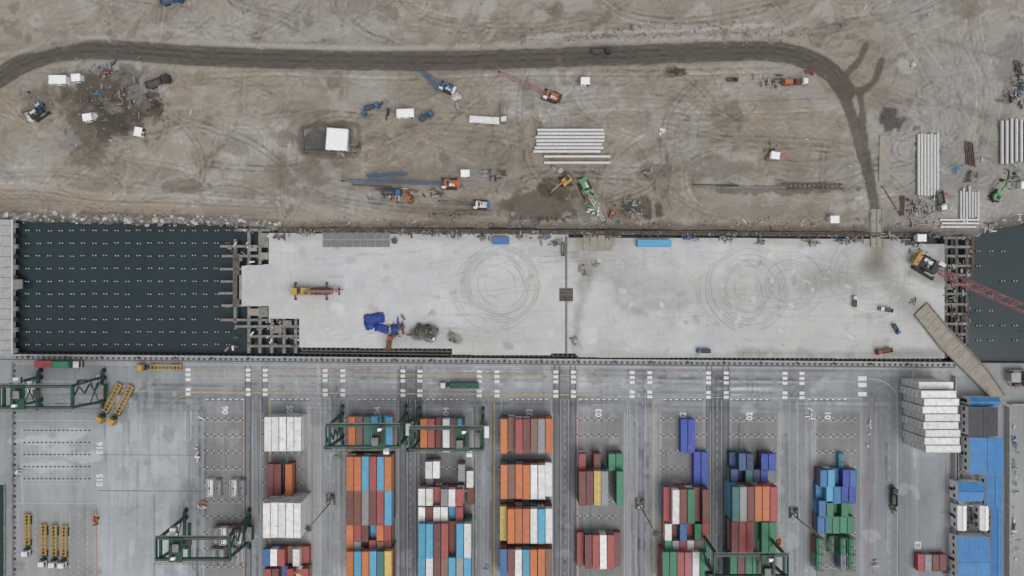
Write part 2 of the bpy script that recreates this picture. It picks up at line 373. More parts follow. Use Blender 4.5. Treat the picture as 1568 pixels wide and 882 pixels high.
for a_,b_,f in ((374,408,.8),(608,645,.60),(724,736,.8),(846,884,.64),(1084,1118,.58),(960,1000,.88),(492,526,.84),(1200,1232,.86),(748,764,.9)):
    rectmul(a_,b_,566,1200,(f,f,f*1.02),2)
rectmul(20,1450,600,632,(.88,.88,.89),5)
rectmul(284,900,570,600,(1.10,1.09,1.07),6)
rectmul(1322,1395,565,1200,(.78,.79,.81),4); rectmul(1395,1460,700,1200,(.9,.9,.92),3)
rectmul(150,290,640,1200,(1.22,1.23,1.24),10); rectmul(30,150,650,770,(1.10,1.11,1.13),8); rectmul(22,148,775,1200,(1.0,.97,.93),3)
rectmul(472,530,632,1200,(1.1,1.1,1.1),4);rectmul(955,1012,632,1200,(1.05,1.05,1.05),4);rectmul(1190,1250,632,1200,(1.05,1.05,1.05),4)
rectmul(1320,1500,556,575,(1.25,1.22,1.16),3);rectmul(1535,1700,556,1200,(1.05,1.02,.97),3)
rectmul(20,284,556,650,(.9,.9,.91),12)
for i in range(190):
    x=random.choice([random.uniform(20,1400)]+[random.choice([300,390,510,628,742,864,980,1098,1215,1345])+random.uniform(-14,14)]*2); y=random.uniform(560,860); l=random.uniform(30,200)
    G.mul([(x,y),(x+random.uniform(-3,3),y+l)],random.uniform(.6,1.8),random.choice([.75,.82,.88,1.12,1.22]),1.0,off=random.choice([0,0,4]))
for i in range(75):
    y=random.uniform(560,632);x=random.uniform(20,1300);l=random.uniform(60,300)
    G.mul([(x,y),(x+l,y+random.uniform(-2,5))],random.uniform(.6,2.5),random.choice([.8,.88,1.12,1.2]),1.2,off=random.choice([0,0,4]))
for i in range(50):
    cx=random.choice([300,405,510,640,745,865,985,1100,1215,1335,200]); r=random.uniform(14,40); sg=random.choice([-1,1]); ty=random.uniform(585,605)
    pts=[(cx+sg*r*(1-math.cos(t)),ty+r*(1-math.sin(t))) for t in np.linspace(0,1.57,8)]
    G.mul(pts,.8,random.choice([.8,.85,1.12]),1.0,off=random.choice([0,4]))
for i in range(160):
    G.blob(random.uniform(15,1540),random.uniform(560,880),random.uniform(3,16),random.uniform(3,14),random.choice([(.15,.155,.16),(.34,.35,.365),(.38,.39,.4),(.19,.18,.17)]),random.uniform(.2,.5),0,random.uniform(0,3),.8)
for x0,y0,r in ((60,675,44),(125,700,34),(90,690,30),(70,715,40),(110,665,30)): G.blob(x0,y0,r,9,(.45,.465,.48),.55)
for i in range(36): G.blob(random.uniform(160,285),random.uniform(600,880),random.uniform(3,10),random.uniform(10,40),(.42,.435,.45),random.uniform(.25,.55),0,0,.9)
edge=543+(X-20)*0.0085
mask=(Y>edge)&((X>8)|(Y<742))
G.build('terminal_pavement',M_asph,mask)
# ------------------------------------------------------------------ quay wall body
qw=MB()
def qy(px): return 543+(px-20)*0.0085
P0=[W(-36,qy(-36)),W(1660,qy(1660)),W(1660,qy(1660)+14),W(-36,qy(-36)+14)]
qw.poly(P0[::-1],-6,-.06,concd)
qw.poly([W(8,556),W(8,14000),W(14,14000),W(14,556)],-6,-.06,concd)
qw.poly([W(-36,735),W(-36,742),W(14,742),W(14,735)],-6,-.06,concd)
qw.poly([W(-36,qy(-36)+1.5),W(1462,qy(1462)+1.5),W(1462,qy(1462)-.8),W(-36,qy(-36)-.8)],-1.2,.25,conc)
qw.poly([W(-36,qy(-36)+8),W(1462,qy(1462)+8),W(1462,qy(1462)+6.8),W(-36,qy(-36)+6.8)],-.05,.12,concb)
px=22
while px<1460:
    x,y=W(px,qy(px)-1.6); qw.box((x,y,-1.2),(.9,.8,1.8),rub)
    x,y=W(px+4,qy(px)+4.2)
    qw.box((x,y,.03),(.8,.9,.06),groove)
    px+=8.2
for i in range(26):
    x,y=W(45+i*56,qy(45+i*56)+3.0); qw.cyl((x,y,0),(x,y,.55),.28,dark,8); qw.cyl((x,y,.55),(x,y,.7),.45,dark,8)
qw.obj('quay_wall')
tr=MB(); p=[W(-12,336),W(20,336),W(20,542),W(-12,542)]
tr.poly(p[::-1],-1.4,.02,conc)
for xx in (0,19.2): tr.poly([W(xx-.9,336),W(xx-.9,542),W(xx+.9,542),W(xx+.9,336)],.02,.3,pipe)
for i in range(13):
    x,y=W(20,345+i*16); tr.box((x+.6,y,-.8),(1.2,1.6,1.2),rub if i%2 else concd)
    x,y=W(4,345+i*16); tr.box((x,y,.04),(7.4,.15,.04),groove)
    for xx in (-8,5,17): x,y=W(xx,345+i*16); tr.cyl((x,y,-7),(x,y,-1.4),.45,concd,8)
x,y=W(27,435); tr.box((x,y,-.3),(3.2,3.4,.6),concd); tr.obj('concrete_trestle')
# ------------------------------------------------------------------ PILES IN WATER
pl=MB()
def pile(px,py,ht=-2.5,r=.27):
    x,y=W(px,py)
    for dx in (-.52,.52):
        pl.cyl((x+dx,y,-7),(x+dx,y,ht-.06),r,pside,8); pl.cyl((x+dx,y,ht-.06),(x+dx,y,ht),r*.98,pcap,8)
for i in range(19):
    for j in range(10):
        if random.random()<.03: continue
        pile(35+i*17.2+random.uniform(-.7,.7),352+j*19.6+random.uniform(-.7,.7),random.uniform(-2.6,-2.0))
for i in range(4):
    for j in range(8):
        if random.random()<.6: pile(1506+i*19,384+j*23,-2.6)
pl.obj('foundation_piles')
# ------------------------------------------------------------------ NEW DECK
DP=[(412,357),(870,359),(870,364),(1395,366),(1395,374),(1446,374),(1446,549),(886,547),(880,541),(845,541),(843,544),(692,543),(692,534),(458,532),(458,488),(412,488),(412,469),(370,469),(370,407),(412,405)]
sl=MB(); sl.poly([W(*p) for p in DP][::-1],-1.3,-.03,conc); sl.obj('wharf_deck_slab')
G=Grid(np.arange(366,1450,1.3),np.arange(354,552,1.3)); X,Y=G.X,G.Y
nm=fbm(X/70,Y/50,5,2.);nf=fbm(X/7,Y/7,4,5.);nn=fbm(X/22,Y/22,5,15.)
G.C[:]=np.array((.458,.462,.460)); G.C*=(.87+.26*nm)[...,None]*(.95+.10*nf)[...,None]*(.92+.16*nn)[...,None]
yw=(fbm(X/90,Y/60,4,44.)-.5); G.C*=(1+np.stack([yw*.08,yw*.04,-yw*.08],-1))
pi=np.floor((X+(np.floor(Y/58)*9)%23)/23.).astype(int);pj=np.floor(Y/19.3).astype(int)
G.C*=(.96+.07*TAB[(pi*7)%256,(pj*3)%256]*ss(.35,.6,vn(X/80,Y/50)))[...,None]
jx=(X+(np.floor(Y/58)*9)%23)/23.; jy=Y/19.3
jt=np.minimum(np.abs(jx-np.round(jx))*23,np.abs(jy-np.round(jy))*19.3)
G.C*=(1-.07*(1-ss(.4,1.4,jt))*ss(.4,.65,vn(X/30,Y/30)))[...,None]
def dmul(pts,w_,f,soft,warp=10,colr=None):
    D=segdist(X,Y,pts)+(fbm(X/25,Y/25,5,61.)-.5)*2*warp
    k=(1-ss(w_-soft,w_+soft,D))[...,None]; G.C[:]=G.C*(1-k*(1-np.array(f)))
dmul([(880,382),(930,398),(1000,440),(1100,450),(1220,430),(1330,405),(1345,380)],28,(.85,.838,.82),26,18)
dmul([(900,400),(960,445),(1000,470),(1050,470)],9,(.84,.82,.80),12,16)
dmul([(945,465),(1000,485),(1060,490)],4,(.80,.78,.75),6,14)
dmul([(1342,370),(1342,405),(1360,430),(1400,470)],15,(.72,.70,.66),16,8); dmul([(1342,405),(1310,430),(1240,432)],12,(.80,.78,.75),18,10)
dmul([(1342,366),(1342,400)],7,(.86,.83,.77),8,4)
dmul([(890,372),(930,372)],10,(.80,.77,.70),3,3)
dmul([(880,395),(897,420),(882,520),(890,535)],5,(.74,.72,.69),7,14)
dmul([(600,515),(680,512),(740,518)],14,(.88,.88,.86),12,10)
dmul([(640,510),(660,508)],12,(.35,.34,.32),4,6); dmul([(690,515),(700,520)],6,(.6,.59,.57),3,6)
dmul([(1395,370),(1442,372),(1442,430),(1395,420)],8,(.66,.64,.61),8,8)
dmul([(1140,540),(1300,541),(1440,540)],5,(.68,.68,.66),7,9)
dmul([(880,545),(1440,548)],5,(.82,.82,.8),5,6); dmul([(420,360),(1440,370)],7,(.86,.85,.82),6,7)
def ring(cx,cy,rs,ph,f=.80,sx=1.0):
    D=np.hypot((X-cx)/sx,Y-cy)+(vn(X/40,Y/40)-.5)*4; T=np.arctan2(Y-cy,X-cx)
    for r in rs:
        k=(1-ss(.4,1.6,np.abs(D-r)))*ss(.30,.62,vn(np.cos(T)*1.9+ph+r*.57,np.sin(T)*1.9+5+r*.57)); G.C[:]=G.C*(1-(1-f)*k)[...,None]
ring(765,434,(22,34,38,43,47,51,55,59),3,.79); ring(757,440,(44,49,60,66),13,.86)
ring(1146,442,(20,33,37,42,46,51,56,60,65),7,.78); ring(1210,436,(24,29,34,39,52),9,.82); ring(1120,450,(48,53),19,.84)
ring(1335,420,(40,46,52,58,66),5,.84); ring(620,450,(60,65),4,.93); ring(1000,470,(70,75,40,44),8,.91); ring(480,430,(36,41),14,.92)
for i in range(45):
    x=random.uniform(460,1400);y=random.uniform(380,530);a=random.uniform(-.3,.3);l=random.uniform(40,200)
    G.mul([(x,y),(x+l*.5,y+a*l*.3),(x+l,y+a*l)],.7,random.choice([.87,.91,.93,1.06]),.9,off=random.choice([0,4]))
for i in range(170):
    x,y=random.uniform(400,1440),random.uniform(362,542)
    if random.random()<.45: x=random.uniform(870,1440)
    G.blob(x,y,random.uniform(1.5,9),random.uniform(1.5,6),random.choice([(.33,.31,.28),(.24,.23,.21),(.36,.35,.33),(.56,.56,.56),(.54,.545,.55)]),random.uniform(.2,.6),0,random.uniform(0,3),.8)
for i in range(40):
    x0=random.uniform(420,1400);y0=random.uniform(365,530);w_=random.choice([9,12,23,46]);h_=random.choice([5,9,19])
    k=((X>x0)&(X<x0+w_)&(Y>y0)&(Y<y0+h_))[...,None]; G.C[:]=np.where(k,G.C*random.choice([.9,.93,1.06,1.08,.95]),G.C)
def inpoly(X,Y,P):
    r=np.zeros(X.shape,bool);n=len(P)
    for i in range(n):
        x0,y0=P[i];x1,y1=P[(i+1)%n]
        if y0==y1: continue
        c=((y0>Y)!=(y1>Y))&(X<(x1-x0)*(Y-y0)/(y1-y0)+x0); r^=c
    return r
G.build('wharf_deck_surface',M_deck,inpoly(X+.7,Y+.7,DP))
ed=MB()
def bpx(p,q,w_,z,h_,m_): 
    a=W(*p);b_=W(*q); ed.beam((*a,z),(*b_,z),w_,h_,m_)
bpx((425,352.5),(1440,361.5),1.1,-.5,1.0,concb); bpx((425,349.5),(1440,358),.35,.3,.5,rust)
for i in range(270):
    px=426+i*3.75; py=352.5+(px-425)*.0089
    x,y=W(px,py+random.uniform(-1.5,2.5))
    ed.box((x,y,random.uniform(-.3,.3)),(random.uniform(.25,.9),random.uniform(.3,1.3),random.uniform(.4,.9)),random.choice([concb,rust,dark,concd,concb]),rz=random.uniform(-.2,.2))
for px in np.arange(462,1440,7.4):
    y0=533 if px<690 else 543 if px<880 else 547+(px-880)*.003
    x,y=W(px,y0+1.5); ed.box((x,y,-.6),(.45,1.1,.9),concb)
bpx((462,537),(690,538.5),.5,-1.0,.7,concb); bpx((458,541),(1446,552),.45,-1.2,.5,concb)
bpx((866.5,362),(866.5,541),.4,.03,.10,groove)
bpx((868.3,362),(868.3,541),.14,.06,.12,concb)
x,y=W(867,451)
ed.box((x,y,.02),(5.0,4.8,.10),concb)
for k in (-2.2,-1.1,0,1.2,2.2): ed.box((x+k,y,.15),(.22,4.6,.18),rust); ed.box((x,y+k*.95,.18),(4.9,.2,.2),dark if k<0 else concd)
ed.obj('wharf_edge_beams')
fr=MB()
def fb(p,q,w_=1.1,z=-.9,m_=concd):
    a=W(*p);b_=W(*q); fr.beam((*a,z),(*b_,z),w_,1.1,m_)
for y_ in (377,392,412,431,449,468,490): fb((337+random.uniform(-3,3),y_),(372 if 400<y_<470 else 413,y_),.9)
fb((362,352),(413,352),1.0); 
for x_,a,b_ in ((359,366,495),(380,350,408),(397,350,408),(380,468,541),(397,468,541),(415,486,541),(434,486,541),(452,486,541)): fb((x_,a),(x_,b_),1.0,-1.0)
for y_ in (500,515,530): fb((359,y_) if y_==500 else (378,y_),(460,y_),.9,-.85)
fb((361,388),(361,470),2.4,-.75,concb)
for x_,y_,sx,sy in ((386,380,3.2,2.2),(404,366,3,4.5),(404,392,3.2,2.6),(388,478,4.4,2.6),(440,495,3,2),(366,440,1.5,9),(424,505,3.4,2.6),(364,397,3,1.2),(404,478,2.8,3.6)):
    x,y=W(x_,y_); fr.box((x,y,-.45),(sx,sy,.5),random.choice([concd,beige,concd]))
for x_ in (359,380,397,415,434,452):
    for y_ in (352,377,392,412,431,449,468,490,503,517,531):
        if x_>382 and 405<y_<486: continue
        if x_>413 and y_<486: continue
        x,y=W(x_,y_); fr.cyl((x,y,-7),(x,y,-.35),.42,concd,8); fr.cyl((x,y,-.35),(x,y,.25),.15,rust,6)
for i in range(60):
    x,y=W(random.uniform(342,458),random.choice([random.uniform(350,404),random.uniform(488,538)]))
    fr.box((x,y,-.2),(random.uniform(.2,.8),random.uniform(.3,2.0),.3),random.choice([wood,rust,wood,white,concd]),rz=random.uniform(0,3))
fr.obj('pile_cap_frame')
fr=MB()
for x_ in (1450,1466,1482): fb((x_,362),(x_,548),1.1,-1.0,concb)
for y_ in (364,378,392,407,421,436,450,466,481,496,512,528,544): fb((1446,y_),(1488 if y_<440 else 1482,y_),.9,-.9,concd)
for x_ in (1490,): fb((x_,362),(x_,412),.6,-.8,rust)
for y_ in np.arange(364,440,3): x,y=W(1490,y_); fr.box((x,y,-.5),(1.5,.2,.4),rust)
for i in range(70):
    x,y=W(random.uniform(1447,1488),random.uniform(364,546)); fr.box((x,y,-.25),(random.uniform(.2,1.2),random.uniform(.3,2.4),.3),random.choice([wood,rust,concd,dark,steel]),rz=random.choice([0,0,1.57,.4]))
for x_ in (1450,1466,1482):
    for y_ in (364,392,421,450,481,512,544): x,y=W(x_,y_); fr.cyl((x,y,-7),(x,y,-.3),.42,concb,8)
fr.obj('pile_cap_frame')
rk=MB()
for i in range(950):
    px=random.uniform(-20,430) if random.random()<.85 else random.uniform(1500,1590)
    sh=np.interp(px,[-30,60,200,350,430,1495,1530,1600],[331,334,337,341,350,360,343,335])
    py=sh+random.gauss(-2,3.5); r=random.choice([.2,.25,.35,.5,.8,1.0])*random.uniform(.7,1.2)
    x,y=W(px,py); z=-max(0,min(1,(py-sh+3)/17))*6.0
    rk.rockb((x,y,z+.1),r,rock if random.random()<.68 else rockw)
rk.obj('shore_rocks')
rk=MB()
for i in range(1700):
    r=random.random()
    if r<.35: px,py=random.uniform(430,1440),random.gauss(342,5)
    elif r<.55: px,py=random.uniform(780,1250),random.gauss(52,8)
    elif r<.7: px,py=random.gauss(165,55),random.gauss(155,35)
    elif r<.8: px,py=random.uniform(1380,1568),random.uniform(200,345)
    else: px,py=random.uniform(0,1568),random.choice([random.uniform(0,55),random.uniform(115,330)])
    if py>352: continue
    x,y=W(px,py); q=random.uniform(.12,.34)
    if random.random()<.75: rk.rockb((x,y,.1),q,random.choice([rock,rockw,rock,concb]))
    else: rk.box((x,y,.3),(q*random.uniform(1,7),q*.7,.2),random.choice([wood,white,rust,dark,wood,steel,blue]),rz=random.uniform(0,3.1))
rk.obj('site_rubble')
# ------------------------------------------------------------------ TERMINAL MARKINGS
def T(px,py): return py+(px-784)*.006
mk=MB()
def mr_(x0,y0,x1,y1,m_,z=.012): mk.pq([(x0,y1),(x1,y1),(x1,y0),(x0,y0)],z,m_)
cols=[288,380,406,498,525,617,643,734,761,851,878,968,995,1085,1112,1202,1228]
for c in cols:
    for o in (-21,-13.5,-6,9,16):
        y=T(c,590)+o; mr_(c-3.8,y-2.1,c+3.8,y+2.6,mark,.02)
for o in (-14,-4,10): y=T(1320,590)+o; mr_(1314,y-3,1327,y+3.6,mark,.02)
def hline(x0,x1,y,w_,m_,z=.012,gap=0,dash=0):
    if not dash:
        mk.pq([(x0,T(x0,y)+w_),(x1,T(x1,y)+w_),(x1,T(x1,y)-w_),(x0,T(x0,y)-w_)],z,m_)
    else:
        x=x0
        while x<x1: mk.pq([(x,T(x,y)+w_),(x+dash,T(x,y)+w_),(x+dash,T(x,y)-w_),(x,T(x,y)-w_)],z,m_); x+=dash+gap
hline(288,920,604,.7,ymark);hline(920,1320,607,.45,markf);hline(24,1420,561,.4,markf);hline(24,1450,566,.5,rmark,gap=6,dash=9);hline(290,1320,582,.4,markf,gap=8,dash=10);hline(290,900,574,.6,ymark,.014)
def vline(x,y0,y1,w_,m_,z=.012,dash=0,gap=0):
    if not dash: mr_(x-w_,y0,x+w_,y1,m_,z)
    else:
        y=y0
        while y<y1: mr_(x-w_,y,x+w_,min(y+dash,y1),m_,z); y+=dash+gap
for c in (380,406,617,643,851,878,1085,1112,968,995,498,525,734,761,1202,1228):
    vline(c-7,612,900,.35,markf); vline(c+7,612,900,.3,markf)
for c in (613,621,637,645,849,857,873,881,1082,1090,1107,1115,376,384,402,409): vline(c,560,900,.65,groove,.016)
for x_ in (290,372,478,531,606,727,886,1008,1240,1330,1448): vline(x_,622,900,.5,rmark)
for x_ in (526,757,881,964,1000,754,414): vline(x_,615,900,.6,ymark)
for x_ in (311,402,474,528,602,641,724,764,846,884,956,1012,1088,1119,1192,1248,1318,1340,1404): vline(x_,632,900,.32,markf,.018)
vline(1362,570,900,.4,markf,.016,7,9); vline(240,640,900,.35,markf,.016)
for c in (628,865,1098): 
    vline(c,612,900,.4,markf,.016,5,7)
bk=dark
for a_,b_ in ((315,374),(405,465),(532,600),(643,712),(766,834),(886,950),(1014,1080),(1120,1186),(1252,1312)):
    y=640
    while y<900:
        n_=int((b_-a_)/11)
        for k in range(n_+1):
            x=a_+k*11
            mr_(x-3.0,y-.6,x-.6,y+1.1,bk,.02); mr_(x+.6,y-.6,x+3.0,y+1.1,markf,.02); mr_(x-3.0,y+2.3,x-.6,y+4.0,markf,.02); mr_(x+.6,y+2.3,x+3.0,y+4.0,bk,.02)
        if random.random()<.5: mr_(a_-2,y+5,b_,y+5.5,markf,.018)
        y+=25
for r in range(5):
    y=658+r*18.5
    for k in range(16):
        x=38+k*6.6; mr_(x-1.8,y,x+1.4,y+1.9,bk,.02); mr_(x-1.6,y+2.8,x+1.6,y+4.2,markf,.02)
    mr_(34,y+9,142,y+9.5,markf,.018)
for k in range(9): vline(33+k*13.5,652,745,.3,markf,.015)
for k in range(10): vline(28+k*13.2,785,900,.5,markf,.015,4,5)
for y in (648,775,): hline(24,150,y,.45,markf)
vline(148,775,900,.5,rmark); hline(150,310,755,.4,groove); hline(150,300,700,.3,groove); vline(236,755,900,.35,groove)
arc=[(1330+44*math.sin(t),612-32*math.cos(t)) for t in np.linspace(0,1.57,14)]
for p_,q_ in zip(arc[:-1],arc[1:]): mk.pq([(p_[0],p_[1]+.6),(q_[0]-.6,q_[1]+.6),(q_[0]+.5,q_[1]-.5),(p_[0],p_[1]-.6)],.014,markf)
vline(1374,612,900,.4,markf)
arc=[(288-34*math.sin(t),606+30*(1-math.cos(t))) for t in np.linspace(0,1.57,10)]
for p_,q_ in zip(arc[:-1],arc[1:]): mk.pq([(p_[0],p_[1]-.5),(q_[0],q_[1]-.3),(q_[0],q_[1]+.6),(p_[0],p_[1]+.6)],.014,ymark)
for a_ in (345,445,578,683,811,917,1046,1148,1268):
    mr_(a_-30,613,a_+30,613.8,groove,.016)
    for k in range(7): mr_(a_-30+k*9,611,a_-26+k*9,612.6,mark,.02); mr_(a_-25.5+k*9,611,a_-22+k*9,612.6,rmark,.02)
mk.obj('road_markings')
lab=mat('label_paint',(.68,.68,.68),.6,var=.3,scale=2)
def label(txt,px,py,size=3.1,rz=math.pi/2):
    c=bpy.data.curves.new('painted_label','FONT'); c.body=txt; c.size=size; c.align_x='CENTER'; c.align_y='CENTER'; c.materials.append(lab); c.offset=.07
    o=bpy.data.objects.new('painted_label',c); COL.objects.link(o); x,y=W(px,py); o.location=(x,y,.03); o.rotation_euler=(0,0,rz)
for t_,x_,y_ in (('E18',153,584),('E16',153,686),('E15',153,735),('06',345,628),('05',444,627),('04',578,629),('04',683,630),('03',811,632),('03',917,632),('02',1046,637),('02',1148,637),('01',1268,636),('E3',1406,835)): label(t_,x_,y_)
# ------------------------------------------------------------------ CONTAINERS
def cont_mesh(Lc,name,reefer=False):
    b=MB(); w_=2.44;h=2.59
    b.box((0,0,h/2),(w_-.12,Lc-.12,h-.12),contm)
    for x in (-1,1):
        for y in (-1,1): b.box((x*(w_/2-.08),y*(Lc/2-.08),h/2),(.16,.16,h),contm)
        b.box((x*(w_/2-.06),0,h-.06),(.12,Lc-.32,.12),contm); b.box((x*(w_/2-.06),0,.08),(.12,Lc-.32,.16),contm)
    for y in (-1,1): b.box((0,y*(Lc/2-.06),h-.06),(w_-.32,.12,.12),contm); b.box((0,y*(Lc/2-.06),.08),(w_-.32,.12,.16),contm)
    n=int(Lc/.56)
    for i in range(n):
        y=-Lc/2+.4+i*(Lc-.8)/(n-1)
        for x in (-1,1): b.box((x*(w_/2-.045),y,h/2),(.06,.2,h-.3),contm)
        if i%2==0: b.box((0,y,h-.045),(w_-.3,.22,.035),contm)
    for x in (-.75,-.3,.3,.75): b.cyl((x,-Lc/2-.01,.15),(x,-Lc/2-.01,h-.15),.03,steel,5)
    b.box((0,-Lc/2+.035,h/2),(.05,.07,h-.3),dark)
    if reefer: b.box((0,Lc/2-.02,h*.5),(1.9,.12,2.0),white); b.box((0,Lc/2+.05,h*.7),(1.0,.06,.35),steel)
    return b.mesh(name)
C40=cont_mesh(12.19,'container_40ft'); C20=cont_mesh(6.06,'container_20ft'); CR=cont_mesh(12.19,'reefer_40ft',True)
PAL={'W':(.74,.74,.73),'M':(.17,.05,.045),'O':(.55,.17,.055),'B':(.09,.35,.53),'D':(.035,.095,.22),'G':(.03,.21,.11),'R':(.35,.07,.065),'Y':(.55,.41,.12),'g':(.28,.29,.295),'N':(.03,.055,.15),'P':(.45,.14,.17),'K':(.21,.115,.09),'b':(.04,.16,.37),'T':(.045,.17,.15),'v':(.025,.07,.36)}
def cc(k):
    c=PAL[k]; f=random.uniform(.84,1.08); return tuple(min(.82,max(0,v*f+random.uniform(-.01,.01))) for v in c)
def stack(px0,pyc,cols_,tiers,L40=True,rot=0,mesh=None,pitch=2.68,name='shipping_container'):
    h=tiers*2.59
    x0,yc=W(px0,pyc,h); me=mesh or (C40 if L40 else C20)
    for i,k in enumerate(cols_):
        if k==' ': continue
        t=tiers
        if k.startswith('-'): k=k[1:]; t-=1
        if k.startswith('-'): k=k[1:]; t-=1
        for j in range(t):
            cx=x0+pitch*(i+.5)+random.uniform(-.05,.05); cy=yc+random.uniform(-.12,.12)
            col=cc(k) if j==t-1 else cc(k if 'W' in cols_ and cols_.count('W')>3 else random.choice('MOBRWgKMGD'))
            place(me,name,(cx,cy,j*2.592),random.choice([0,math.pi])+random.uniform(-.004,.004),col)
s_=stack
s_(404,665,list('WWWWW'),3,mesh=CR); s_(408,737,['M','M'],2); s_(436,737,['O'],2); s_(402,797,list('WWWWW'),5,mesh=CR)
s_(402,854,['b','W','R','-K','W','-R'],2,False); s_(404,884,['R','M','-b','R','-W','R'],2,False)
s_(533,664,['O','K','T','B','-B','B'],2); s_(530,726,['O','O','B','R','B','O'],4); s_(530,778,['M','M','g','M','R','B'],4)
s_(530,817,['O','R','M','-B','O','R'],3,False); s_(530,841,['O','g','-M','R','K','M'],3,False); s_(530,871,['O','B','O','B','T','Y'],4)
s_(643,668,['O','R','-M','W','-K','B'],2); s_(651,720,['W','W'],2,False); s_(652,733,['g'],1,False)
s_(701,724,['g'],2,False); s_(640,762,['W','W','-R','g','W','R'],3,False); s_(640,790,['W','M','W','W','-B','R'],3,False)
s_(640,829,['B','B','M','R','-M','B','W'],4); s_(640,881,['B','W','M','K','B','g','B'],4)
s_(714,734,['W'],1,False); s_(715,760,['M'],1,False)
s_(766,668,['O','-K','R','M','K','g','O'],3); s_(766,738,['O','K','O','O','W','W','-W'],3)
s_(765,776,['-K'],2,False); s_(765,806,['-Y','O','O','O','W','B','W'],4); s_(765,868,['b','M','W','B','O','O','K'],4)
s_(886,708,['R',' ','M',' ','G','G'],2,False); s_(886,748,['M','M','Y','g',' ','G'],3); s_(884,845,['-R','M','R','W','R','-M'],2)
s_(1042,668,['v','v'],1); s_(1062,718,['v','v'],1); s_(1018,776,['-R','W','M','G','-M','M'],3); s_(1018,815,['W','-M','b','-R','G','R'],2,False)
s_(1018,841,['G','g','R','W','P','G'],2,False); s_(1014,872,['G','G','R','P','W','G'],3)
s_(1120,708,['-N','D','N',' ','v','v'],2,False); s_(1119,732,['D','-N','T','N','v'],2,False); s_(1121,772,['T','g','M','O','O','R'],4); s_(1120,826,['M','R','R','-G','G','G'],3); s_(1118,876,['G','M','G','G','-K','G'],3)
h=13; 
x0,y0=W(1440,592,h)
for i in range(9):
    off=[0,-.6,.5,0,.8,.3,.9,.5,1.0][i]
    t=5 if i>0 else 4
    for j in range(t):
        place(CR,'shipping_container',(x0+off+random.uniform(-.15,.15),y0-i*2.72,j*2.592),math.pi/2,cc('W'))
def tank_mesh():
    b=MB(); Lc=6.06
    for x in (-1.14,1.14):
        for z in (.08,2.5): b.beam((x,-Lc/2,z),(x,Lc/2,z),.12,.12,contm)
        for y in (-Lc/2,Lc/2): b.beam((x,y,0),(x,y,2.56),.14,.14,contm)
    for y in (-Lc/2,Lc/2):
        for z in (.08,2.5): b.beam((-1.14,y,z),(1.14,y,z),.12,.12,contm)
        b.beam((-1.1,y,.1),(1.1,y,2.4),.08,.08,contm); b.beam((1.1,y,.1),(-1.1,y,2.4),.08,.08,contm)
    b.cyl((0,-2.6,1.25),(0,2.6,1.25),1.08,contm,18); b.cyl((0,2.6,1.25),(0,2.85,1.25),1.08,contm,18,.7); b.cyl((0,-2.85,1.25),(0,-2.6,1.25),.7,contm,18,1.08)
    b.box((0,0,2.4),(.35,4.6,.06),concd); b.cyl((0,0,2.3),(0,0,2.55),.3,dark,10)
    return b.mesh('tank_container')
TK=tank_mesh()
def tanks(px,py,cl,t=1):
    stack(px,py,cl,t,mesh=TK,pitch=2.9,name='tank_container')
s_(1256,733,['b','B','-b','v','b'],2,False);s_(1254,758,['-b','B','b','v','v'],2,False);s_(1254,780,['b','G','-G','G','-G'],2,False);s_(1252,804,['b','T','G','G','G'],2,False);tanks(1250,838,['G',' ','-G','G','G'],2);tanks(1250,862,['G',' ',' ','g','G'],2)
tanks(1284,708,['B'],1)
tanks(314,748,['W','g',' ','W','g'],1);tanks(322,822,['g','W','g','W'],2);tanks(318,854,['g','g','-g','g'],2)
stack(1405,862,['R','g','M','M'],1,False)
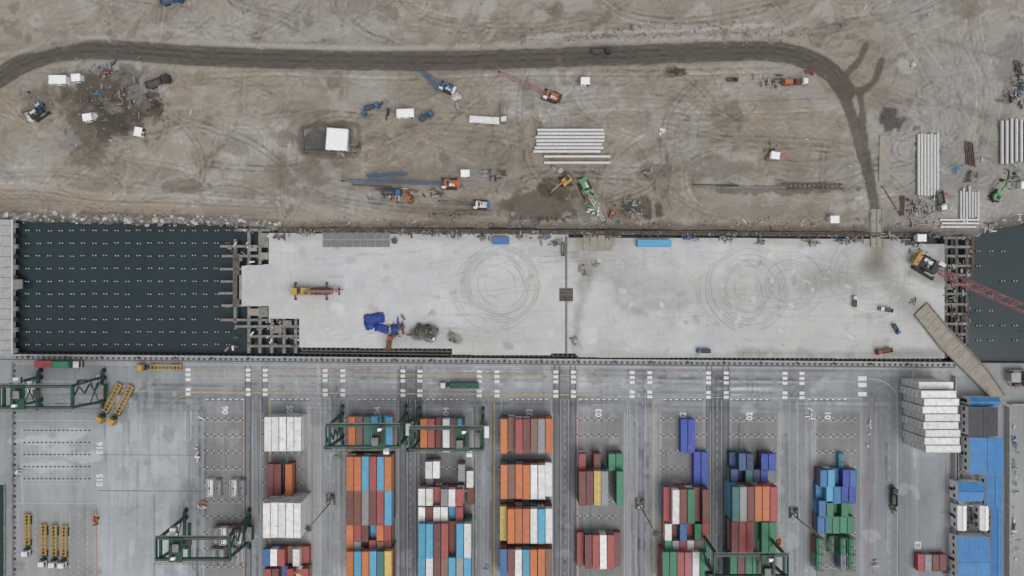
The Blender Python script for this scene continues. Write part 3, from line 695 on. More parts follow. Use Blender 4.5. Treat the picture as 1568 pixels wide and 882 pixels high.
# ------------------------------------------------------------------ RTG CRANES
def rtg():
    b=MB(); hx=11.6; Hh=19.5
    for x in (-hx,hx):
        for y in (-3.6,3.6):
            b.beam((x,y*1.25,1.8),(x,y,Hh),.75,.9,green)
            for dy in (-1.3,1.3):
                b.cyl((x-.45,y*1.5+dy,.8),(x+.45,y*1.5+dy,.8),.8,rub,12)
            b.box((x,y*1.5,1.5),(.6,3.6,.6),green)
        b.box((x,0,2.1),(.8,13.5,.9),green)
        b.box((x,0,Hh-.6),(.7,8.2,.9),green)
        b.beam((x,-4.3,4),(x,4.0,9),.25,.25,green); b.beam((x,4.3,4),(x,-4.0,9),.25,.25,green)
    for y in (-3.6,3.6):
        b.box((0,y,Hh+.4),(2*hx+2.0,.85,1.5),green)
        b.box((0,y*1.25,Hh+1.2),(2*hx+2.0,.35,.08),concd)
        b.beam((-hx-1,y*1.32,Hh+2.2),(hx+1,y*1.32,Hh+2.2),.06,.06,green)
        for k in range(14): b.beam((-hx-1+k*1.93,y*1.32,Hh+1.2),(-hx-1+k*1.93,y*1.32,Hh+2.2),.06,.06,green)
        b.box((0,y,Hh+1.2),(2*hx+2,.12,.12),concd)
    for x in (-hx-.9,hx+.9): b.box((x,0,Hh+.5),(.45,7.0,1.0),green)
    tx=5.4
    b.box((tx,0,Hh+1.6),(4.6,8.0,.5),green); b.box((tx-.8,-1.2,Hh+2.7),(2.3,2.8,1.6),green); b.box((tx-.8,-1.2,Hh+3.55),(2.1,2.6,.1),concd); b.cyl((tx+1.2,-2,Hh+2.4),(tx+1.2,2.4,Hh+2.4),.5,dark,10)
    b.box((tx+.6,2.6,Hh+2.3),(1.4,1.0,1.0),wht2); b.box((tx+1.6,3.0,Hh+2.1),(.6,1.2,.6),concb)
    b.box((tx+2.2,-5.4,Hh-1.6),(1.9,2.0,2.3),wht2); b.box((tx+2.2,-5.4,Hh-2.0),(1.94,2.04,1.0),glass)
    b.box((tx-.3,0,12),(1.0,12.0,.5),green); b.box((tx-.3,0,12.5),(2.0,3.0,.6),concb)
    for dx in (-.9,.9):
        for y in (-1.3,1.3): b.cyl((tx-.3+dx,y,12.7),(tx-.3+dx,y,Hh+1.4),.04,dark,5)
    b.box((-hx-1.4,.5,4.0),(2.0,5.0,2.6),green); b.box((-hx-1.4,.5,5.35),(2.1,5.1,.08),concd); b.box((hx+1.3,-1,3.6),(1.8,4.2,2.2),wht2)
    for k in range(5): b.beam((-hx-.9,-3.2+(k%2)*3.0,5+k*2.9),(-hx-.9,-.2-(k%2)*3.0,7.9+k*2.9),.6,.12,green)
    b.cyl((-hx-1.2,-5.2,Hh-4),(-hx-1.2,-4.2,Hh-4),1.6,dark,14)
    return b.mesh('gantry_crane')
R=rtg()
for px,py,rz in ((55,608,math.pi),(296,840,math.pi),(556,668,0),(684,672,0),(1150,866,0)):
    x,y=W(px,py,20); place(R,'gantry_crane',(x,y,0),rz)
# ------------------------------------------------------------------ LIGHT MASTS
def mast():
    b=MB(); b.cyl((0,0,0),(0,0,28),.24,mastm,10,.11); b.box((0,0,.4),(1.4,1.4,.8),conc); 
    b.cyl((0,0,28),(0,0,28.3),.8,dark,14)
    for i in range(8):
        t=i*math.pi/4; b.box((1.05*math.cos(t),1.05*math.sin(t),27.8),(.5,.4,.4),mastm,rz=t,ry=.5)
    return b.mesh('light_mast')
Mm=mast()
for px,py in ((507,768),(980,775),(1215,789)): 
    x,y=W(px,py); place(Mm,'light_mast',(x,y,0))
    b=MB(); b.box((0,0,.15),(3.2,4.2,.3),concd)
    for k in (-1,1): b.box((k*1.4,0,.5),(.12,3.8,.7),dark)
    b.box((.6,1,.9),(1.0,1.2,1.4),green); b.box((-.7,-1,.7),(.8,.8,1.0),steel); b.obj('mast_base_plinth',(x,y+1.0,0))
# ------------------------------------------------------------------ TRUCKS
def wheel(b,x,y,r=.5,w_=.35): b.cyl((x,y-w_/2,r),(x,y+w_/2,r),r,rub,12)
def cab(b,x0,m_,z0=.9):
    b.box((x0,0,z0+1.1),(2.2,2.4,2.2),m_,top=(.9,.94)); b.box((x0+1.08,0,z0+1.5),(.12,2.1,.9),glass); b.box((x0,0,z0+1.45),(1.2,2.44,.7),glass)
    b.box((x0-.1,0,z0+2.28),(1.3,1.5,.16),m_); b.box((x0+1.2,0,.7),(.3,2.4,.5),dark)
    for s in (-1,1): wheel(b,x0+.3,s*1.05); b.box((x0+1.0,s*1.4,z0+1.6),(.15,.25,.5),dark)
def tractor_trailer(cm,fm,load=None,nm='t'):
    b=MB(); cab(b,7.6,cm); b.box((5.0,0,.95),(4.0,1.0,.3),dark); b.box((6.1,0,1.4),(.5,2.0,1.2),dark)
    for s in (-1,1):
        wheel(b,4.6,s*.95);wheel(b,3.4,s*.95)
        b.box((-1.6,s*.75,1.25),(12.2,.30,.35),fm); b.box((-1.6,s*1.17,1.3),(12.2,.14,.2),fm)
        for k in (-6.2,-5.0,-3.8): wheel(b,k,s*1.0)
    for k in range(9): b.box((-7.4+k*1.45,0,1.3),(.28,2.4,.2),fm)
    b.box((-7.7,0,1.0),(.15,2.4,.4),red)
    if load: load(b)
    return b.mesh(nm)
TT=tractor_trailer(white,yellow); TTo=tractor_trailer(yellow,yellow)
def pt(me,name,px,py,deg,sc_=1.0): x,y=W(px,py); return place(me,name,(x,y,0),math.radians(deg),None,sc_)
for a in ((45,815,-90),(70,831,-90),(86,832,-90),(101,833,-92)): pt(TT,'container_chassis_truck',*a,.92)
pt(TTo,'container_chassis_truck',172,614,-118,.95);pt(TTo,'container_chassis_truck',190,617,-118,.95);pt(TTo,'container_chassis_truck',250,562,180,.95)
dgreen=mat('dull_green_cover',(.05,.13,.09),.8,var=.5)
def loadA(b): b.box((-1.6,0,2.6),(12.1,2.4,2.3),dgreen); [b.box((-7.4+k*.9,0,3.78),(.35,2.2,.08),green) for k in range(13)]
pt(tractor_trailer(white,dark,loadA),'loaded_container_truck',706,589,180,.85)
x,y=W(102,557); place(C20,'shipping_container',(x,y,1.2),math.pi/2,PAL['G']); x,y=W(76,556); place(C20,'shipping_container',(x,y,1.2),math.pi/2,PAL['R'])
b=MB()
for s in (-.9,.9):
    b.box((0,s,.95),(14.5,.3,.3),dark)
    for k in (-6,-4.8,3.5,4.7): wheel(b,k,s)
cab(b,8.6,white,.8); pt(b.mesh('flatbed_truck'),'flatbed_truck',88,557,0)
def dump(cm,bm,mud=None):
    b=MB(); cab(b,3.0,cm); b.box((-.8,0,1.0),(6,1.0,.3),dark)
    for s in (-1,1):
        for k in (-2.6,-1.4): wheel(b,k,s*1.0)
        b.box((-1.2,s*1.15,2.0),(5.2,.12,1.2),bm)
    b.box((-1.2,0,1.45),(5.2,2.2,.12),bm); b.box((1.4,0,2.1),(.12,2.3,1.4),bm); b.box((-3.8,0,2.0),(.12,2.3,1.1),bm)
    b.box((-1.2,0,1.75),(4.8,2.1,.5),concb,top=(.6,.6)); return b.mesh('dump_truck')
D1=dump(blue,blue);D2=dump(red,orange);D3=dump(white,concd);D4=dump(dark,concb)
for me,px,py,dg,s2 in ((D1,265,3,10,1),(D4,920,80,0,.85),(D4,245,128,20,1.1),(D1,600,296,0,.9),(D2,1352,537,190,.7),(D3,1355,474,170,.6),(D1,1077,537,180,.6),(D1,1370,503,-60,.5),(D3,1307,462,90,.5),(D2,597,526,80,.7),(D1,570,165,15,.7),(D3,1437,308,-80,.9),(D1,653,180,30,.7),(D4,1120,123,0,.5),(D2,1238,112,-20,.4),(D4,1366,760,90,.8),(D4,640,505,70,.55),(D3,660,516,-30,.45)):
    pt(me,'dump_truck',px,py,dg,s2)
def reach():
    b=MB(); b.box((0,0,1.6),(6,2.6,1.4),orange)
    for s in (-1,1): wheel(b,2.3,s*1.6,.9,.8);wheel(b,-2.3,s*1.4,.8,.6)
    b.box((-.5,0,3.0),(1.8,1.6,1.6),glass);b.box((-.5,0,3.85),(1.9,1.7,.1),white); b.beam((-2.6,.0,3.4),(5.5,0,5.5),.8,.8,red); b.box((5.8,0,4.7),(1.0,6,.5),yellow); b.box((-2.6,0,2.6),(1.2,2.4,1),dark)
    return b.mesh('reach_stacker')
RS=reach(); pt(RS,'reach_stacker',462,852,-100,.8); pt(RS,'reach_stacker',148,797,80,.45); pt(RS,'reach_stacker',1192,832,100,.5); pt(RS,'reach_stacker',718,760,90,.45)
# ------------------------------------------------------------------ EXCAVATORS & CRANES
def tracks(b,Lt=4.0,gw=2.4,w_=.6,h=.9):
    for s in (-1,1):
        b.box((0,s*gw/2,h/2),(Lt,w_,h),dark,top=(.92,1)); 
        for k in (-Lt/2+.2,Lt/2-.2): b.cyl((k,s*gw/2-w_/2-.01,h/2),(k,s*gw/2+w_/2+.01,h/2),h/2,rub,10)
        for k in range(int(Lt/.35)): b.box((-Lt/2+.2+k*.35,s*gw/2,h+.02),(.12,w_,.06),rub)
    b.box((0,0,h*.6),(1.8,gw-w_,.5),dark); b.cyl((0,0,h*.8),(0,0,h*1.15),.8,dark,14)
def excav(m_,rot=.6):
    b=MB(); tracks(b); b2=MB()
    b2.box((-.3,0,1.75),(3.4,2.5,1.2),m_,top=(.95,.92)); b2.box((-1.9,0,1.7),(.8,2.6,1.1),dark); b2.box((1.0,.8,2.3),(1.5,1.0,1.7),glass); b2.box((1.0,.8,3.18),(1.55,1.05,.08),m_)
    b2.box((-.8,-.3,2.42),(1.4,1.4,.15),dark)
    b2.beam((1.0,-.2,1.9),(3.4,-.2,4.2),.5,.6,m_); b2.beam((3.4,-.2,4.2),(5.6,-.2,3.4),.45,.5,m_); b2.beam((5.6,-.2,3.6),(6.4,-.2,1.2),.35,.4,m_)
    b2.beam((1.6,-.2,1.6),(3.2,-.2,3.5),.18,.18,steel); b2.beam((3.6,-.2,4.6),(5.8,-.2,4.0),.16,.16,steel)
    b2.box((6.2,-.2,.8),(1.0,1.2,.8),dark,top=(.6,1))
    c,s=math.cos(rot),math.sin(rot); o=len(b.v)
    b2.v=[(x*c-y*s,x*s+y*c,z) for x,y,z in b2.v]
    for f,mi in zip(b2.f,b2.m): b.f.append([i+o for i in f]); b.m.append(b.mi(b2.mats[mi]))
    b.v+=b2.v; return b.mesh('excavator')
EY=excav(yellow);EO=excav(orange,.2);EG=excav(lgreen,.5);ED=excav(dark,.9)
for me,px,py,dg,s2 in ((EY,866,278,185,1.1),(EO,937,329,60,.6),(EO,628,305,120,.7),(EG,1522,300,40,1.0),(EY,220,205,90,.4),(EO,165,112,200,.5),(EY,1175,243,0,.4),(EO,990,268,-50,.4),(ED,655,502,-60,.6)): pt(me,'excavator',px,py,dg,s2)
def lattice(b,p,q,w_,m_,n,tk=.10):
    p=Vector(p);q=Vector(q);d=(q-p).normalized();a=d.cross(Vector((0,0,1))).normalized()*w_/2;u=a.cross(d).normalized()*w_/2
    def st(t):
        k=min(1,t*8+.25,(1-t)*8+.25); c=p.lerp(q,t); return [c-a*k-u*k,c+a*k-u*k,c+a*k+u*k,c-a*k+u*k]
    pr=st(0)
    for i in range(1,n+1):
        cu=st(i/n)
        for k in range(4):
            b.beam(pr[k],cu[k],tk*1.3,tk*1.3,m_); j=(k+1)%4
            b.beam(pr[k] if i%2 else pr[j],cu[j] if i%2 else cu[k],tk*.7,tk*.7,m_); 
            if i%2==0: b.beam(cu[k],cu[j],tk*.7,tk*.7,m_)
        pr=cu
def crawler(base,tip,th,bm,lm,s=1.0,w_=1.5,cabm=None,hook=True,cw=None,tk=.10,mz=7):
    bx,by=W(*base);tx,ty=W(*tip,th); a=math.atan2(ty-by,tx-bx);Ld=math.hypot(tx-bx,ty-by)/s; th/=s
    b=MB(); tracks(b,6.6,4.4,.9,1.1)
    b.box((-.8,0,2.1),(6.0,3.0,1.6),bm); b.box((-4.3,0,2.1),(1.4,3.8,1.9),cw or dark); b.box((2.2,1.9,2.5),(1.9,1.1,2.0),cabm or white); b.box((2.5,1.9,2.8),(1.5,1.14,1.0),glass)
    b.box((-1.5,.7,3.0),(2.6,1.1,.5),white); b.cyl((.4,-1.1,3.1),(.4,1.1,3.1),.45,dark,12); b.cyl((-1.0,-1.1,3.1),(-1.0,.0,3.1),.4,steel,12)
    for y in (-1.2,1.2): b.beam((-1.0,y,2.8),(-3.6,y*.6,mz),.2,.2,bm); b.beam((-4.2,y,2.8),(-3.6,y*.6,mz),.15,.15,bm)
    lattice(b,(2.4,0,1.9),(Ld,0,th),w_,lm,max(6,int(Ld/2.0)),tk)
    for y in (-.5,.5): b.cyl((-3.6,y,mz),(Ld-.5,y*.6,th+.4),.03,dark,5)
    b.cyl((Ld,-.5,th),(Ld,.5,th),.4,dark,10)
    if hook and th>6: b.cyl((Ld+.4,0,th),(Ld+.4,0,2.5),.05,dark,5); b.box((Ld+.4,0,2.0),(.5,.5,1.2),yellow)
    b.box((1,-2.0,1.6),(2.5,.5,.1),steel)
    pt_=b.obj('crawler_crane',(bx,by,0),a); pt_.scale=(s,)*3
crawler((63,173),(44,141),14,dark,blue,.85,cabm=white,cw=white)
crawler((684,135),(636,103),9,blue,blue,.7,1.6,cw=white)
crawler((843,148),(764,110),8,orange,pink,.8,1.3,cw=dark)
crawler((688,282),(524,277),2.5,orange,blue,.8,1.3,cw=orange,mz=4.5,tk=.12)
crawler((735,314),(672,308),3,white,dark,.7,1.3,cw=blue,mz=4.5)
crawler((897,290),(926,340),9,lgreen,white,.8,1.3,cabm=lgreen,cw=lgreen,tk=.14)
crawler((1417,408),(1665,515),22,dark,pink,1.25,1.9,cw=yellow,tk=.13)
b=MB(); a1=W(562,270);a2=W(625,267); lattice(b,(*a1,.8),(*a2,.8),1.0,blue,9); b.obj('crane_boom_section')
b=MB(); a1=W(575,290);a2=W(640,294); lattice(b,(*a1,.6),(*a2,.6),1.0,rust,10); b.obj('crane_boom_section')
b=MB(); a1=W(648,110);a2=W(672,140); lattice(b,(*a1,.8),(*a2,.8),1.2,blue,7); b.obj('crane_boom_section')
b=MB(); b.box((0,0,1.1),(13,2.6,.7),rust)
for s in (-1,1):
    for k in (-5.5,-4,-2.5,3,4.5): wheel(b,k,s*1.15,.6,.5)
    for k in (-6,5.5): b.box((k,s*2.0,.9),(.4,1.8,.35),rust); b.box((k,s*2.9,.3),(.8,.8,.5),dark)
b.box((-5.8,0,2.3),(2.2,2.5,1.7),yellow); b.box((-6.7,0,2.6),(.5,2.1,.8),glass); b.box((-2.0,0,2.4),(4.2,2.6,1.7),yellow); b.box((-3.9,.2,3.4),(1.2,2.0,.5),dark); b.box((-1.2,-.6,3.35),(1.8,1.0,.4),concb)
b.box((-.5,.7,3.4),(1.4,.9,.5),concd); b.beam((-1.5,0,3.6),(11,0,3.1),.6,.6,pink); b.beam((0,.7,3.2),(12.3,.7,2.6),.3,.3,rust); b.box((4.5,0,1.9),(5,2.4,.8),concb); b.box((7.6,0,1.7),(1,2.4,.8),pink); b.box((10.5,0,2.2),(.6,2.8,.4),maroon)
for k in (2,6): b.box((k,0,1.7),(.3,3.2,.4),rust)
pt(b.mesh('truck_crane'),'truck_crane',478,446,0)
def heap(name,px,py,rx,ry,n,mats_,zmax=1.4,base=None):
    b=MB()
    for i in range(n):
        x=random.gauss(0,.42)*rx*S;y=random.gauss(0,.42)*ry*S; l=random.uniform(.4,2.6)
        b.box((x,y,random.uniform(.1,zmax)),(l,random.uniform(.12,.65),random.uniform(.1,.5)),random.choice(mats_),rz=random.choice([0,1.57,random.uniform(0,3.1)])+random.uniform(-.1,.1),ry=random.uniform(-.2,.2))
    x,y=W(px,py); b.obj(name,(x,y,0))
def tarpo(px,py,w_,d_,rz=0):
    b=MB(); nx,ny=14,9; vs=[];fs=[]
    for j in range(ny):
        for i in range(nx):
            u=i/(nx-1)-.5;v=j/(ny-1)-.5; e=max(abs(u),abs(v))*2
            z=(1-e**4)*1.5+random.uniform(-.22,.22)*(e<.95)
            vs.append((u*w_*(1+random.uniform(-.08,.08)),v*d_*(1+random.uniform(-.14,.14)),max(.03,z)))
    for j in range(ny-1):
        for i in range(nx-1): k=j*nx+i; fs.append((k,k+1,k+nx+1,k+nx))
    b.add(vs,fs,tarp); pt(b.mesh('tarp_covered_stack'),'tarp_covered_stack',px,py,rz)
tarpo(573,488,7.5,4.0,8);tarpo(585,503,5.2,3.0,-12);tarpo(604,504,2.6,3.6,4);tarpo(567,498,4,3,20)
heap('machinery_pile',611,506,14,18,34,[maroon,rust,tarp,dark,concb,red]);heap('scrap_pile',650,509,20,16,22,[dark,dark,concb,wood,concd],.5,None)
heap('scrap_pile',692,517,9,8,14,[concd,concb,wood],.4)
b=MB()
for k in range(9):
    for j in range(2):
        for i in range(9): b.box((-11+k*2.75,-1.9+j*2.9+i*.28,.45),(2.5,.12,.10),steel)
        for i in range(8): b.box((-12.1+k*2.75+i*.32,-.8+j*2.9,.55),(.08,2.5,.08),concd)
        b.box((-11+k*2.75,-.8+j*2.9,.2),(2.4,2.4,.3),conc)
pt(b.mesh('rebar_mat_stack'),'rebar_mat_stack',546,370,0)
heap('timber_pile',605,369,5,5,10,[wood,rust,concb],.7)
for px,py in ((430,362),(470,357),(690,360),(742,364),(800,361),(835,364),(853,372),(908,360),(940,361),(1060,364),(1110,366),(1165,370),(1240,371),(1290,368),(1310,366),(1395,372),(1420,362),(1360,362),(660,357),(620,356)):
    heap('formwork_pile',px,py,random.uniform(8,20),5,16,[wood,rust,steel,dark,concb,blue,concd],.8)
for px,py,rx,ry in ((890,412,8,10),(878,520,5,12),(912,404,6,4),(1455,455,14,30),(1470,500,12,30),(1405,385,18,12),(1400,462,8,6)):
    heap('scrap_pile',px,py,rx,ry,10,[concb,wood,concd,concd],.2)
b=MB(); b.box((0,0,.15),(10.5,5.6,.3),beige); [b.box((k,0,.32),(.12,5.4,.06),concd) for k in (-3,0,3)]; pt(b.mesh('precast_slab'),'precast_slab',915,372,0)
b=MB()
for k in (-1,1): b.box((k*2.3,0,.6),(.25,1.0,1.2),concb); b.box((0,k*.5,.6),(4.6,.2,1.2),concb)
pt(b.mesh('steel_hatch_frame'),'steel_hatch_frame',862,382,90)
def scont(px,py,k,deg,s40=False): x,y=W(px,py); place(C40 if s40 else C20,'shipping_container',(x,y,.05),math.radians(deg+90),PAL[k])
scont(1000,373,'B',0,True);scont(767,369,'b',0)
def cabin(w_,d_,roofm,h=2.7):
    b=MB(); b.box((0,0,h/2),(w_,d_,h),wht2); b.box((0,0,h+.08),(w_+.35,d_+.35,.16),roofm,top=(.95,.9))
    for k in range(max(2,int(w_/.8))): b.box((-w_/2+.4+k*.8,0,h+.18),(.08,d_*.88,.05),roofm)
    for k in (-1,1): b.box((k*w_*.22,-d_/2-.02,h*.6),(w_*.2,.06,.8),glass)
    b.box((w_*.38,-d_/2-.02,1.0),(.8,.06,2.0),dark); b.box((-w_*.3,d_/2+.3,1.8),(.8,.5,.5),steel)
    return b.mesh('site_cabin')
CA=cabin(6,2.9,wht2);CB=cabin(3,2.4,wht2);CC=cabin(7.4,7.6,wht2,3.2)
for me,px,py,dg in ((CA,95,125,0),(CB,123,122,5),(CA,622,176,2),(CB,895,127,0),(CB,217,204,80),(CC,519,216,-4),(CB,1273,337,0),(CB,1183,240,-10),(CB,713,267,0),(CB,140,182,10),(CB,1562,285,0),(CB,1405,365,0)):
    pt(me,'site_cabin',px,py,dg)
b=MB(); b.box((0,0,1.2),(11,2.5,.35),wht2)
for s in (-1,1):
    for k in (-4,-3,-2,3): wheel(b,k,s*1.0)
for k in range(4): b.box((-4+k*2.6,0,1.6),(2.0,2.3,.5),white)
b.box((4.6,0,1.7),(1.5,2.4,.8),white); pt(b.mesh('flatbed_trailer'),'flatbed_trailer',742,185,-4)
b=MB(); cab(b,2.6,white); b.box((-1.5,0,1.2),(6,2.4,.3),concd); b.beam((1.2,0,2.5),(-4,0,3.2),.4,.4,orange)
for s in (-1,1):
    for k in (-3,-2): wheel(b,k,s)
b.box((-1,0,1.6),(2.5,2,.6),steel); pt(b.mesh('crane_lorry'),'crane_lorry',771,175,-88,.9)
b=MB(); cab(b,4.0,white); b.box((-1,0,1.2),(8,2.4,.3),rust); b.box((-2.5,0,1.9),(3.5,2.2,1.2),orange,top=(.9,.8)); b.box((1.2,0,1.9),(2,2,1.0),maroon)
for s in (-1,1):
    for k in (-4,-3,-1.8): wheel(b,k,s)
pt(b.mesh('lorry'),'lorry',1214,127,0,.9)
def pipes(px0,py0,px1,py1,n,r,vertical=False,ragged=0):
    b=MB()
    x0,y0=W(px0,py0);x1,y1=W(px1,py1)
    for i in range(n):
        f=(i+.5)/n
        if vertical: x=x0+(x1-x0)*f; p=(x,y0+random.uniform(-.4,.4)*ragged,r+.3);q=(x,y1+random.uniform(-.4,.4)*ragged,r+.3)
        else: y=y0+(y1-y0)*f; p=(x0+random.uniform(-.6,.6)*ragged,y,r+.3);q=(x1+random.uniform(-.6,.6)*ragged,y,r+.3)
        b.cyl(p,q,r,pipe,14); 
        d=(Vector(q)-Vector(p)).normalized()
        b.cyl(Vector(p)-d*.02,Vector(p)-d*.03,r*.7,dark,12);b.cyl(Vector(q)+d*.02,Vector(q)+d*.03,r*.7,dark,12)
    for f in (.15,.5,.85):
        if vertical: b.beam((x0,y0+(y1-y0)*f,.15),(x1,y0+(y1-y0)*f,.15),.3,.3,wood)
        else: b.beam((x0+(x1-x0)*f,y0,.15),(x0+(x1-x0)*f,y1,.15),.3,.3,wood)
    b.obj('concrete_pile_stack')
pipes(820,197,922,235,7,.55,ragged=1.6);pipes(833,237,934,243,1,.5);pipes(833,246,934,253,1,.5)
pipes(1402,206,1436,300,7,.5,True,.7);pipes(1528,184,1572,250,6,.55,True,2);pipes(1467,290,1498,338,7,.4,True,3);pipes(1438,334,1496,350,3,.4,ragged=2)
b=MB()
def L3(p,q,w_,m_,z=.3): b.beam((*W(*p),z),(*W(*q),z),w_,.35,m_)
L3((1060,288),(1200,287),.5,concd);L3((1200,281),(1290,283),.6,rust);L3((1205,290),(1292,289),.5,concb);L3((1060,283),(1130,284),.3,dark);L3((1205,262),(1240,264),.4,wood);L3((1180,246),(1225,252),.8,wood);L3((1190,238),(1215,246),.5,pink)
for k in range(12): L3((1208+k*7,280),(1208+k*7,290),.15,concb,.4)
L3((540,283),(600,286),.4,rust)
b.obj('steel_beam_row')
b=MB()
for k in range(5): L3((1476+k*3,215+k),(1480+k*3,252+k),.3,rust)
for k in range(4): L3((1378+k*2,300),(1377+k*2,330),.3,rust)
for k in range(6): L3((1395+k*5,316),(1397+k*5,326),.3,steel)
L3((1350,285),(1378,330),.3,rust);L3((1420,330),(1440,318),.4,wood);L3((1385,332),(1432,338),.3,steel);L3((1400,345),(1460,340),.4,beige)
b.obj('steel_beam_row')
for px,py,rx,ry,n_,ms in ((160,112,30,16,30,[dark,rust,blue,concd,steel]),(150,145,12,6,8,[blue,lblue]),(180,150,45,35,46,[rust,dark,wood,concd,steel,dark]),(240,160,14,22,20,[dark,rust]),(560,175,8,10,8,[blue,dark]),(592,168,14,14,18,[dark,rust,steel]),(655,177,14,6,14,[blue,lblue,dark]),
        (700,283,12,6,10,[blue,dark]),(665,296,20,8,18,[rust,dark,steel]),(760,268,26,10,24,[steel,dark,rust]),(612,300,26,12,28,[rust,orange,white,dark]),(965,316,22,16,36,[steel,dark,rust,green,concd]),(992,264,10,10,14,[steel,dark]),(905,320,18,16,22,[lgreen,white,dark]),
        (1015,201,8,5,8,[white,wht2]),(1180,126,22,12,30,[rust,pink,steel,dark]),(1182,232,14,14,20,[rust,pink,concd,dark]),(1462,260,6,6,5,[lblue]),(1437,300,12,14,20,[white,red,dark,steel]),(1400,322,30,18,36,[rust,steel,dark,wood]),(1485,270,8,10,10,[dark,rust]),(1550,270,14,22,26,[green,dark,steel,lgreen]),
        (1558,120,10,50,70,[dark,rust,steel,concb]),(1545,150,16,14,24,[rust,steel,dark]),(1562,140,6,10,6,[blue,lblue]),(740,262,12,8,10,[wood,steel]),(525,235,22,6,16,[dark,steel,concd]),(545,225,8,10,10,[blue,concd,dark]),(690,328,50,6,24,[wood,rust]),(1036,110,12,6,12,[dark,rust]),(850,336,30,6,20,[wood,rust,dark]),(700,165,6,6,4,[steel]),(1510,350,16,8,14,[concd,rockw])):
    heap('equipment_pile',px,py,rx,ry,n_,ms,1.0)
for px,py,r in ((697,147,2.0),(142,181,2.2),(858,262,1.2),(1398,98,1.3)):
    b=MB(); 
    for k in range(9): b.rockb((random.gauss(0,r*.3),random.gauss(0,r*.3),.1),r*random.uniform(.4,.8),sand,.8)
    x,y=W(px,py); b.obj('sand_heap',(x,y,0))
b=MB()
for p,q in (((464,197),(500,192)),((500,192),(512,196)),((464,197),(466,232)),((466,232),(540,236)),((536,200),(538,232))):
    b.beam((*W(*p),.6),(*W(*q),.6),.5,.8,concb)
b.obj('settling_pit_edge')
b=MB(); b.poly([W(*p) for p in ((1346,208),(1363,208),(1361,278),(1345,278))][::-1],.1,.5,beige); b.obj('concrete_hardstanding')
b=MB(); b.poly([W(*p) for p in ((1331,320),(1353,320),(1351,378),(1333,378))][::-1],-.4,.12,beige)
for xx in (1333,1342,1350.5): b.beam((*W(xx,320),.2),(*W(xx,377),.2),.3,.2,concd)
b.obj('access_ramp')
b=MB()
pts=[(1399,482),(1418,464),(1455,508),(1511,568),(1536,604),(1526,620),(1495,588),(1438,532)]
b.poly([W(*p) for p in pts][::-1],.3,.75,beige)
for p,q in zip([pts[0],pts[7],pts[6]],[pts[7],pts[6],pts[5]]): b.beam((*W(*p),.95),(*W(*q),.95),.4,.5,concd)
for p,q in zip([pts[1],pts[2],pts[3]],[pts[2],pts[3],pts[4]]): b.beam((*W(*p),.95),(*W(*q),.95),.4,.5,concd)
for f in np.linspace(.08,.8,9):
    x=1409+(1510-1409)*f;y=473+(585-473)*f; b.beam((*W(x-7,y+7),.76),(*W(x+7,y-7),.76),.25,.04,concd)
b.obj('ramp_bridge')
# ------------------------------------------------------------------ BLUE ROOF BUILDINGS
def bld(px0,py0,px1,py1,h,rm,wm=wht2,axis='y',gable=.9,name='blue_roof_building'):
    x0,y1=W(px0,py0,h);x1,y0=W(px1,py1,h); b=MB(); cx=(x0+x1)/2;cy=(y0+y1)/2;w_=x1-x0;d_=y1-y0
    b.box((0,0,h/2),(w_-.6,d_-.6,h),wm)
    if axis=='y':
        b.add([(-w_/2,-d_/2,h),(0,-d_/2,h+gable),(0,d_/2,h+gable),(-w_/2,d_/2,h)],[(0,1,2,3)],rm); b.add([(0,-d_/2,h+gable),(w_/2,-d_/2,h),(w_/2,d_/2,h),(0,d_/2,h+gable)],[(0,1,2,3)],rm)
        for s in (-1,1): b.add([(-w_/2+.3,s*(d_/2-.3),h),(w_/2-.3,s*(d_/2-.3),h),(0,s*(d_/2-.3),h+gable)],[(0,1,2)],wm)
        n=int(d_/.9)
        for k in range(n):
            y=-d_/2+.45+k*.9
            b.beam((-w_/2,y,h+.03),(0,y,h+gable+.03),.1,.07,rm);b.beam((w_/2,y,h+.03),(0,y,h+gable+.03),.1,.07,rm)
        b.box((0,0,h+gable+.06),(.4,d_,.1),rm)
    else:
        b.add([(-w_/2,-d_/2,h),(w_/2,-d_/2,h),(w_/2,0,h+gable),(-w_/2,0,h+gable)],[(0,1,2,3)],rm); b.add([(-w_/2,0,h+gable),(w_/2,0,h+gable),(w_/2,d_/2,h),(-w_/2,d_/2,h)],[(0,1,2,3)],rm)
        for s in (-1,1): b.add([(s*(w_/2-.3),-d_/2+.3,h),(s*(w_/2-.3),d_/2-.3,h),(s*(w_/2-.3),0,h+gable)],[(0,1,2)],wm)
        for k in range(int(w_/.9)):
            x=-w_/2+.45+k*.9
            b.beam((x,-d_/2,h+.03),(x,0,h+gable+.03),.1,.07,rm);b.beam((x,d_/2,h+.03),(x,0,h+gable+.03),.1,.07,rm)
        b.box((0,0,h+gable+.06),(w_,.4,.1),rm)
    for k in range(int(d_/2.6)):
        for s in (-1,1): b.box((s*(w_/2-.29),-d_/2+1.6+k*2.6,h*.55),(.06,1.3,1.1),glass)
    b.box((-w_/2+.29,0,1.05),(.06,1.1,2.1),dark)
    b.obj(name,(cx,cy,0))
bld(1484,608,1530,622,5,roofb,axis='x');bld(1483,623,1528,668,6.5,roofd,name='dark_roof_building',gable=.5);bld(1485,670,1536,726,6,roofb,axis='y')
bld(1466,738,1505,768,5,roofb,axis='x');bld(1510,727,1535,778,4.6,roofb);bld(1518,779,1535,900,4.2,roofb);bld(1465,822,1515,900,5,roofb,axis='x')
bld(1466,774,1480,812,4.5,wht2,name='white_roof_building');bld(1500,774,1514,812,4.5,wht2,name='white_roof_building')
heap('rooftop_machinery',1490,793,14,18,40,[dark,dark,steel,concb],3.0)
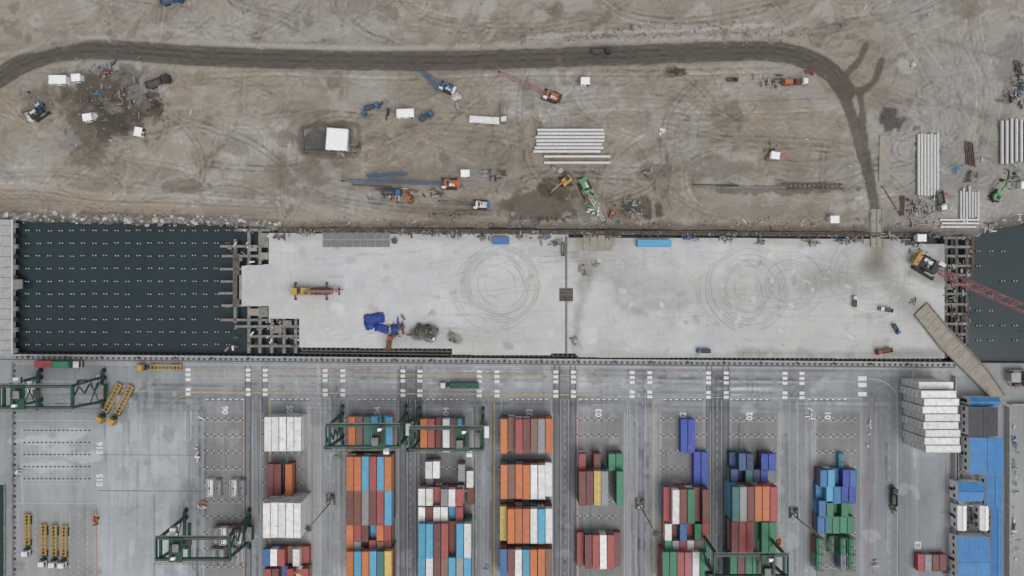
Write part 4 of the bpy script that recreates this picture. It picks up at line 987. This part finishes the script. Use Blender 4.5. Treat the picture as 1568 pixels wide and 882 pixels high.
heap('stacked_drums',1474,690,5,30,26,[steel,white,concd,wood],1.0);heap('stacked_drums',1472,722,8,8,12,[wood,steel],.8)
b=MB()
def wl(p,q,w_=.3,h=2.2,m_=conc): b.beam((*W(*p),h/2),(*W(*q),h/2),w_,h,m_)
wl((1458,575),(1458,900));wl((1462,618),(1462,880),.25);wl((1540,622),(1540,900)); wl((1542,618),(1575,618),.3)
b.obj('boundary_wall')
b=MB(); b.box((0,0,1.2),(7,.3,2.4),concd); b.box((3.2,-3,1.2),(.3,6,2.4),concd); b.box((-1.5,-2.5,1.6),(3,3,3.2),conc); b.box((-1.5,-2.5,3.3),(3.4,3.4,.2),conc); b.box((1,-5.5,.6),(3,.6,1.2),rust); pt(b.mesh('gatehouse'),'gatehouse',1552,566,0)
for px,py,rx,ry,n_,ms in ((1555,580,14,14,20,[steel,dark,concd,rust]),(308,635,3,22,8,[white,steel]),(303,690,3,30,10,[steel,white]),(735,658,4,14,8,[concd,steel]),(1240,640,3,10,5,[white]),(1366,760,4,34,28,[dark,dark,concb]),(1340,850,3,30,6,[concd,steel]),(30,720,4,10,6,[white,steel]),(310,775,6,8,7,[white,orange]),(1330,655,3,20,6,[white]),(745,870,6,10,6,[steel]),(1450,870,12,10,14,[dark,steel]),(520,700,6,6,6,[lgreen,steel]),(1552,700,6,60,14,[steel,white,blue]),(1552,830,6,50,16,[steel,white,dark])):
    heap('yard_equipment',px,py,rx,ry,n_,ms,1.2)
b=MB()
for k in range(42):
    x,y=W(23,560+k*8); b.box((x,y,.1),(.7,.9,.2),dark if k%2 else concd)
wl((20,556),(20,900),.5,.5,concd); wl((8.5,742),(8.5,900),.5,.6,concd)
b.obj('perimeter_kerb')
# ------------------------------------------------------------------ CAMERA / LIGHT
cam=bpy.data.cameras.new('camera'); co=bpy.data.objects.new('camera',cam); COL.objects.link(co); co.location=(0,0,H); co.rotation_euler=(0,0,0)
cam.sensor_width=36; cam.lens=36*H/(1568*S); cam.clip_end=20000; cam.clip_start=1; sc.camera=co
sun=bpy.data.lights.new('sun','SUN'); so=bpy.data.objects.new('sun',sun); COL.objects.link(so); sun.energy=0.85; sun.angle=math.radians(45); sun.color=(1,.985,.96)
el=math.radians(62)
so.rotation_euler=(math.pi/2-el,0,math.radians(35))
wd=bpy.data.worlds.new('World'); sc.world=wd; wd.use_nodes=True; t=wd.node_tree; bg=t.nodes['Background']
sk=t.nodes.new('ShaderNodeTexSky'); sk.sky_type='NISHITA'; sk.sun_disc=False; sk.sun_elevation=el; sk.sun_rotation=math.radians(145); sk.dust_density=4; sk.air_density=1.0
hs=t.nodes.new('ShaderNodeHueSaturation'); hs.inputs['Saturation'].default_value=.18; t.links.new(sk.outputs[0],hs.inputs['Color']); t.links.new(hs.outputs[0],bg.inputs['Color']); bg.inputs['Strength'].default_value=.14
sc.view_settings.view_transform='Standard'; sc.view_settings.look='None'; sc.view_settings.exposure=0
